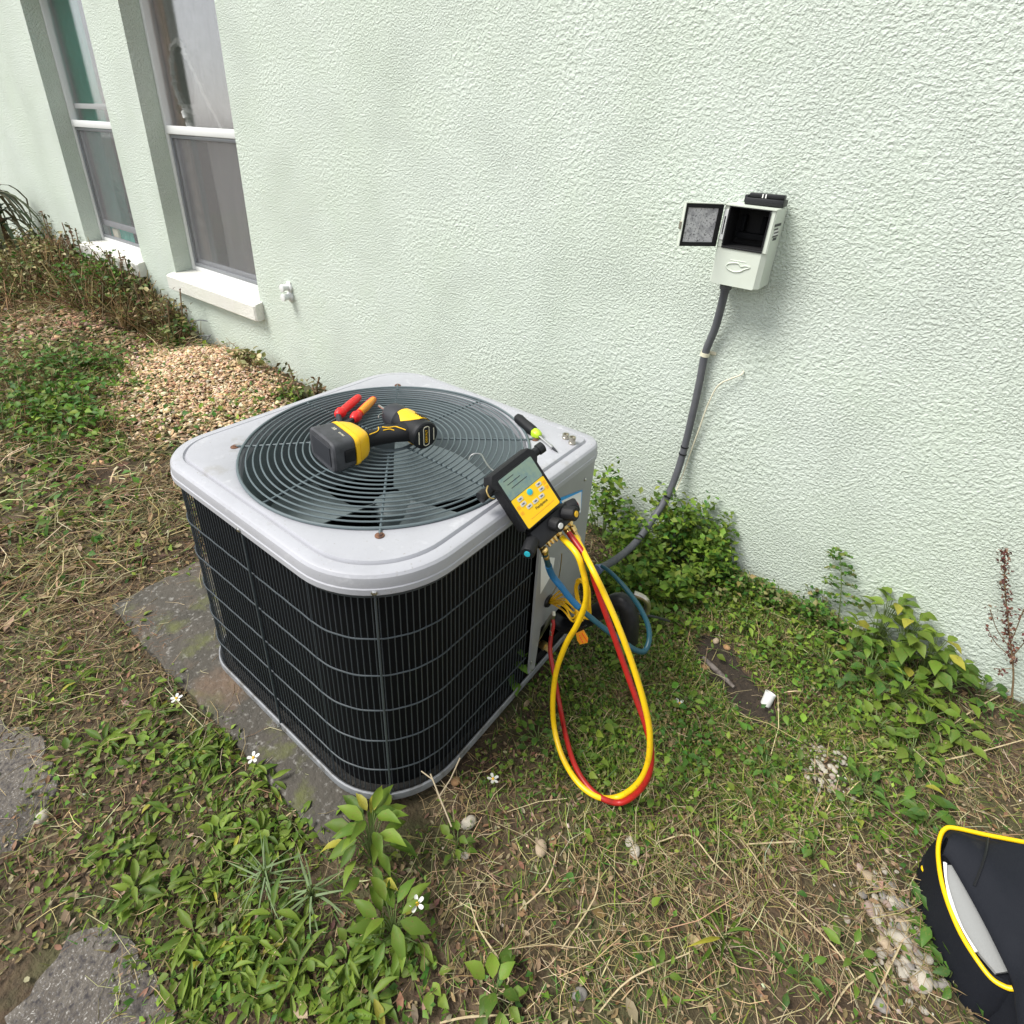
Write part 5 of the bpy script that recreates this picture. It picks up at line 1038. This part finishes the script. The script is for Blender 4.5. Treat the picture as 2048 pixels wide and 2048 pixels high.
for L_, lb in ((((1408, 1596), (1500, 1588), (1600, 1580)), 'long pale stalk lying level above the gravel, left of the bag'), (((1408, 1596), (1480, 1690), (1570, 1790), (1610, 1850)), 'longest pale stalk running down to the gravel patch'), (((1240, 1590), (1300, 1578), (1345, 1625), (1382, 1660)), 'bent pale stalk below the hose loop'), (((1130, 1910), (1190, 1850), (1300, 1800)), 'pale stalk near the bottom edge, left of the grass tuft'), (((905, 1900), (960, 1850), (905, 1760), (885, 1700)), 'kinked pale stalk in the bare soil right of the daisy'), (((980, 1720), (1030, 1670), (1050, 1610)), 'pale stalk beside the lone tan stone'), (((830, 1930), (880, 1925), (960, 1918)), 'short pale stalk lying along the bottom edge'), (((1640, 1905), (1690, 1800), (1720, 1740)), 'pale stalk crossing the gravel patch'), (((1560, 1925), (1600, 1860), (1650, 1830)), 'pale stalk at the foot of the gravel patch'), (((1750, 1440), (1830, 1425), (1930, 1400)), 'pale stalk lying across the dry grass above the bag'), (((1770, 1390), (1840, 1340), (1930, 1290)), 'pale stalk leaning up toward the seed spike'), (((1060, 1790), (1120, 1700), (1130, 1640)), 'pale stalk left of the paired pale stones')):
    P_ = [atg(x, y, .015) + Vector((0, 0, random.uniform(.012, .028))) for x, y in L_]; tag(MB().tube(P_, [.0013, .0017, .0010], 5, smooth=4).build('dry_stalk', M_stalk, None, 60), lb, 'stalk', 'long dry stalks on the ground')
pts = [(1205, 1060, .20), (1250, 1030, .26), (1305, 1060, .24), (1345, 1085, .17), (1175, 1100, .13), (1270, 1110, .13), (1140, 1000, .27)]
# bushy growth along the wall: many small leaves joined as one foliage part
def bush(p, n, rx, ry, h, size, cols, label, group=None, stems=8, name='weed_bush', airy=0., scol=None):
    base = Vector((p.x, p.y, gzf(p.x, p.y))); r_ = empty(name, base, label, 'plant', group); c_ = Cloud()
    k = max(6, n // 22); cen = np.stack([rng.normal(0, rx * .5, k), rng.normal(0, ry * .5, k), h * rng.uniform(.15, 1, k) ** .8], 1)
    cen[:, 2] *= np.clip(1.15 - .7 * (cen[:, 0] / rx) ** 2, .25, 1)
    idx = rng.integers(0, k, n); sp_ = np.array([rx, ry, h]) * (.16 - .06 * airy)
    q = cen[idx] + rng.normal(size=(n, 3)) * sp_; q[:, 2] = np.abs(q[:, 2]) + .004; q[:, 1] = np.minimum(q[:, 1], -base.y - .006)
    S = rng.uniform(size * .6, size * 1.25, n); Rm = rot_mats(rng.uniform(0, 6.283, n), rng.uniform(-.3, .8, n), rng.normal(0, .5, n))
    c_.add(SMALL if size < .03 else OVATE, q, Rm, S, palette(cols, n)); fo = c_.build('foliage', M_veg, r_)
    if name == 'brush':
        nd = int(n * .9); j_ = rng.integers(0, k, nd); q2 = cen[j_] * np.array([1, 1, .35]) + rng.normal(size=(nd, 3)) * np.array([rx * .2, ry * .2, h * .1]); q2[:, 2] = np.abs(q2[:, 2]); q2[:, 1] = np.minimum(q2[:, 1], -base.y - .02)
        c2 = Cloud().add(STRAW, q2, rot_mats(rng.uniform(0, 6.283, nd), rng.uniform(.3, 1.5, nd), rng.normal(0, .3, nd)), (rng.uniform(.3, 1.05, nd) * min(h, .26))[:, None] * np.array((1.6, 1, 1.6)), palette([(.34, .26, .14), (.24, .15, .07), (.17, .11, .06), (.28, .20, .10), (.14, .12, .05)], nd)); tag(c2.build('dry_stems', M_dry, r_), kind='stuff')
    sm = MB()
    for j in range(min(k, stems * 3)):
        sm.tube([(cen[j][0] * .25, cen[j][1] * .25, -.005), (cen[j][0] * .6, min(cen[j][1] * .6, -base.y - .006), cen[j][2] * .55), (cen[j][0], min(cen[j][1], -base.y - .006), cen[j][2])], .0014, 4, cap=False, smooth=3)
    sm.build('stem', scol or M_stem, r_, 60); return r_
for (px, py, h), lb in zip(pts, ('dark green small leaved weed under the conduit bend', 'tallest green weed against the wall right of the unit', 'green weed against the wall, third from the unit', 'low dark weed at the right end of the wall growth', 'low weed behind the blue hose', 'low yellowish weed in front of the wall growth', 'green weed squeezed between the unit and the wall')):
    p = wallfoot(px, py, .05); bush(p, 480, .11, .08, h, .027, GREEN + GREEN + DEEP[1:], lb, 'weeds growing along the wall')
for (px, py), lb in (((1290, 1010), 'slender sprig rising above the wall growth beside the conduit'), ((1262, 985), 'slender sprig beside the conduit, nearest to it')):
    pp = aty(px, py, -.04); p = Vector((pp.x, -.05, 0)); bush(p, 46, .035, .03, pp.z + .02, .018, GREEN + DEEP, lb, airy=1, stems=4)
for px, py, h, lb in ((1440, 1135, .06, 'low dark green weed at the wall, left of the feathery sprig'), (1520, 1165, .07, 'low green weed at the wall foot just left of the sprig'), (1400, 1120, .07, 'brownish green weed at the wall foot')):
    p = wallfoot(px, py, .05); bush(p, 260, .10, .06, h, .02, DEEP + OLIVE[:2], lb, 'weeds growing along the wall')
# feathery upright sprig against the wall
def sprig():
    b0 = aty(1585, 1165, -.035); r_ = empty('feathery_sprig', b0, 'feathery green sprig standing upright against the wall', 'plant')
    tip = aty(1585, 1040, -.035) - b0; sm = MB().tube([(0, 0, -.02), tip * .5 + Vector((.004, -.004, 0)), tip], [.0022, .0015, .0008], 6, smooth=5); c_ = Cloud(); L_ = []; 
    for k in range(12):
        t = .22 + .78 * k / 11; q = tip * t; sg = -1 if k % 2 else 1; ln = .055 * (1.15 - .75 * t); e = q + Vector((sg * ln, -.012 * ((k % 3) - 1) - .006, .012 - .018 * (k % 2)))
        sm.tube([q, q.lerp(e, .5) + Vector((0, 0, .006)), e], .0008, 4, smooth=3)
        for m_ in range(9):
            u = (m_ + 1) / 9; w_ = q.lerp(e, u) + Vector((0, 0, .006 * math.sin(u * 3.14)))
            for s2 in (-1, 1): L_.append((w_, s2))
    sm.build('stem', M_stem, r_, 60); n = len(L_); Pn = np.array([tuple(a_) for a_, b_ in L_]); yaw = np.array([b_ * 1.0 for a_, b_ in L_]) + rng.normal(0, .4, n)
    c_.add(SMALL, Pn, rot_mats(yaw, rng.uniform(-.6, .6, n), rng.normal(0, .5, n)), rng.uniform(.011, .019, n), palette(DEEP + GREEN[:2] + OLIVE[:1], n)); c_.build('foliage', M_veg, r_)
sprig()
# reddish seed spike at the far right
def spike():
    b0 = aty(1918, 1300, -.07); r_ = empty('seed_spike', b0, 'reddish brown dried seed spike standing at the right edge by the wall', 'plant')
    sm = MB(); tp = [aty(x, y, -.07) - b0 for x, y in ((1912, 1270), (1905, 1200), (1896, 1110), (1895, 1040))]
    sm.tube([Vector((0, 0, -.03))] + tp, [.0026, .0018, .001], 6, smooth=6); pods = []
    br = [((1908, 1225), (1882, 1190), (1868, 1150)), ((1910, 1240), (1880, 1215), (1864, 1188)), ((1914, 1262), (1896, 1262), (1884, 1268)), ((1906, 1215), (1920, 1180), (1931, 1150)), ((1909, 1240), (1926, 1220), (1938, 1205))]
    for B in br:
        b3 = [aty(x, y, -.07 - .02 * i) - b0 for i, (x, y) in enumerate(B)]; sm.tube(b3, .0011, 5, smooth=4); pods += [b3[2], b3[1].lerp(b3[2], .6)]
    sp2 = spline([Vector((0, 0, 0))] + tp, 8)
    pods += [p for p in sp2[11:] for _ in range(2)]
    sm.build('stem', M_brst, r_, 60); n = len(pods) * 9; Pn = np.array([tuple(p) for p in pods for _ in range(9)]) + rng.normal(0, .0055, (n, 3)); Pn[:, 1] = np.minimum(Pn[:, 1], .06)
    c_ = Cloud(); c_.add(SMALL, Pn, rot_mats(rng.uniform(0, 6.28, n), rng.uniform(-1, 1, n), rng.normal(0, .8, n)), rng.uniform(.006, .012, n), palette([(.10, .035, .028), (.14, .05, .035), (.07, .03, .024), (.19, .11, .07)], n)); tag(c_.build('seed_pod', M_dry, r_), kind='stuff')
spike()
# big leafy weed on the right by the wall
BW = .8
bigs = [((1650, 1215), 24, .05, .17), ((1690, 1245), 26, .052, .16), ((1740, 1275), 24, .05, .13), ((1640, 1275), 18, .042, .09), ((1700, 1310), 20, .042, .08), ((1780, 1300), 20, .045, .10), ((1750, 1355), 18, .042, .06), ((1660, 1360), 16, .036, .05), ((1800, 1370), 14, .04, .05), ((1850, 1320), 14, .034, .06), ((1610, 1230), 14, .036, .09), ((1730, 1405), 14, .038, .05), ((1590, 1290), 12, .03, .05), ((1560, 1250), 12, .028, .05)]
wl = ['tall leafy weed against the wall right of the sprig', 'leafy weed in the middle of the broad clump by the wall', 'leafy weed on the right slope of the broad clump', 'leafy weed at the left foot of the broad clump', 'leafy weed at the front of the broad clump', 'dark leafy weed right of the broad clump by the wall', 'low leafy weed below the broad clump', 'low weed left below the broad clump', 'low weed between the clump and the dry grass', 'weed in front of the seed spike', 'leafy weed at the foot of the feathery sprig', 'lowest leafy weed below the broad clump', 'small weed left of the broad clump, lower one', 'small weed left of the broad clump, upper one']
for ((px, py), n_, s_, h_), lb in zip(bigs, wl):
    p = wallfoot(px, py, .045); weed(0, 0, int(n_ * 1.35), s_ * .92, random.choice(('bright', 'fresh', 'fresh', 'bright', 'deep')), lb, 'leafy weeds by the right wall', h_ * 1.25, .075, 'leafy_weed', p)
# ring of small broad-leaved weeds over the lower left lawn
where = ('beside the front edge of the concrete pad', 'above the left stepping slab', 'near the pad corner below the daisy', 'right of the left stepping slab', 'right of the bottom stepping slab', 'at the foot of the tall leafy weed', 'along the bottom edge beside the slab', 'along the bottom edge below the tall weed', 'between the two stepping slabs', 'left of the concrete pad', 'at the left edge behind the slab')
for wlab, (px0, py0, sx, sy, k) in zip(where, ((400, 1440, 90, 45, 12), (320, 1520, 80, 50, 8), (490, 1560, 60, 70, 13), (330, 1640, 110, 45, 7), (420, 1730, 110, 60, 13), (600, 1800, 90, 70, 15), (420, 1860, 90, 50, 14), (660, 1890, 80, 40, 9), (160, 1700, 70, 60, 5), (180, 1400, 90, 50, 5), (100, 1330, 60, 40, 3))):
    for _ in range(k):
        px, py = px0 + random.gauss(0, sx), py0 + random.gauss(0, sy); p = atz(px, py)
        if steps(np.array([p.x]), np.array([p.y]), 1.15)[0] or PADM(np.array([p.x]), np.array([p.y]))[0] or UNIT(np.array([p.x]), np.array([p.y]), .03)[0]: continue
        kind_ = random.random()
        if kind_ < .62: weed(px, py, random.randint(6, 11), random.uniform(.017, .034), random.choice(('bright', 'bright', 'fresh')), 'low broad leaved green weed ' + wlab, 'broad leaved weeds ' + wlab, random.uniform(.012, .04), random.uniform(.025, .05), stems=False, wide=random.uniform(.7, 1.05))
        else: weed(px, py, random.randint(8, 14), random.uniform(.028, .050), random.choice(('bright', 'fresh')), 'narrow leaved green weed ' + wlab, 'narrow leaved weeds ' + wlab, random.uniform(.02, .05), random.uniform(.012, .03), stems=False, wide=random.uniform(.28, .5))

# brushy growth along the wall on the left
for (px, py, n_, rx, ry, h_, cols, lb, g_) in ((40, 470, 1500, .8, .35, .34, OLIVE + DRYC[:2], 'tawny dry brush at the far left against the wall', M_brst), (120, 490, 1200, .6, .3, .30, OLIVE + DEEP[:1] + DRYC[:1], 'olive and tan brush below the far window', M_brst), (200, 540, 1300, .42, .26, .30, DEEP + OLIVE[:1], 'dark green brush in front of the far window sill', M_stem),
        (250, 560, 700, .3, .18, .26, DEEP + OLIVE, 'dark brush between the two window sills', M_brst), (300, 610, 700, .28, .16, .22, OLIVE + DEEP[:1] + DRYC[:1], 'brown green brush at the left end of the near sill', M_brst), (20, 560, 1300, .6, .35, .22, DEEP + OLIVE, 'dark low brush at the left edge', M_stem), (335, 645, 400, .18, .12, .14, OLIVE + DEEP, 'small brown green brush beside the bent wire', M_brst),
        (120, 690, 900, .45, .3, .12, DEEP + OLIVE[:2], 'low dark weeds in front of the far chip heap', M_stem), (110, 775, 900, .42, .22, .10, DEEP + GREEN[:2], 'low green weeds left of the tan chip heap', M_stem), (570, 750, 260, .16, .08, .08, GREEN + OLIVE + DRYC[:1], 'small weeds behind the unit at the wall foot', M_stem), (470, 705, 160, .2, .08, .06, OLIVE + DRYC[:2], 'sparse dry weeds along the wall above the chip heap', M_brst)):
    p = wallfoot(px, py, ry * .5 + .03); bush(p, n_, rx, ry, h_, .036, cols, lb, 'brush along the wall', 14, 'brush', scol=g_)
def sprigs(px, py, n, h, label):
    p = wallfoot(px, py, .12); r_ = empty('dry_sprig', (p.x, p.y, gzf(p.x, p.y)), label, 'plant', 'dry sprigs against the wall'); sm = MB(); c_ = Cloud(); L_ = []
    for k in range(n):
        x = random.uniform(-.3, .3); y = random.uniform(-.08, .03); hh_ = h * random.uniform(.6, 1.1); lx = random.uniform(-.1, .1)
        sm.tube([(x, y, 0), (x + lx * .4, y, hh_ * .5), (x + lx, y, hh_)], .0042, 4, cap=False, smooth=3)
        for j in range(14): t = random.uniform(.4, 1); L_.append((x + lx * t + random.gauss(0, .03), min(y + random.gauss(0, .02), -p.y - .01), hh_ * t))
    sm.build('stem', M_brst, r_, 60); m_ = len(L_); c_.add(SMALL, np.array(L_), rot_mats(rng.uniform(0, 6.28, m_), rng.uniform(-1, 1, m_), rng.normal(0, .6, m_)), rng.uniform(.022, .05, m_), palette([(.08, .08, .04), (.14, .09, .05), (.10, .11, .04)], m_)); c_.build('foliage', M_dry, r_)
sprigs(120, 470, 12, .55, 'thin dark sprigs standing above the brush left of the far sill'); sprigs(250, 565, 10, .46, 'thin dark sprigs standing below the far sill'); sprigs(310, 625, 9, .36, 'thin dark sprigs standing left of the near sill'); sprigs(590, 735, 8, .20, 'thin dry sprigs at the wall foot behind the unit')
# drooping strap-leaved plant at the left edge
def strap_plant():
    p = aty(4, 440, -.30); r_ = empty('strap_leaved_plant', (p.x, p.y, 0), 'drooping dark strap leaved plant at the upper left edge', 'plant')
    for k in range(56):
        a = random.uniform(0, 6.28); ln = random.uniform(.45, .8); rr = []; e = random.uniform(.6, 1.25); h0 = random.uniform(.45, .85)
        for t in np.linspace(0, 1, 8):
            rad = ln * (t * .62); z = h0 + ln * (math.sin(e) * t - 1.25 * t * t); y = math.sin(a) * rad; wd = .017 * math.sin(max(.12, min(1, 1.15 - t)) * 1.57)
            c = Vector((math.cos(a) * rad, min(y, -p.y - .02), max(z, .03))); s2 = Vector((-math.sin(a), math.cos(a), 0)) * wd; rr.append([c - s2, c + Vector((0, 0, -.004)), c + s2])
        MB().loft(rr, cap=False, closed=False).build('leaf', M_strap[k % 3], r_, 70)
    MB().tube([(0, 0, -.02), (.01, 0, .3), (0, 0, .85)], [.05, .04, .03], 10, smooth=4).build('trunk', M_brst, r_)
M_strap = [mat('strap_leaf', c, .45, transl=.15) for c in ((.05, .085, .03), (.085, .10, .045), (.11, .10, .06))]
strap_plant()

# dead twig leaning on the front corner of the guard, dry stems over the right front
tw = tag(MB().tube(A([(852, 1560, -1.36), (828, 1500, -1.345), (812, 1460, -1.335)]) , .0013, 5, smooth=3).tube(A([(829, 1502, -1.345), (850, 1470, -1.33), (868, 1430, -1.31)]), .001, 5).tube(A([(818, 1472, -1.337), (795, 1455, -1.335)]), .001, 5).build('dead_twig', mat('dry_twig', (.33, .27, .18), .8), None, 60), 'thin dry twig leaning on the front corner of the unit', 'twig')
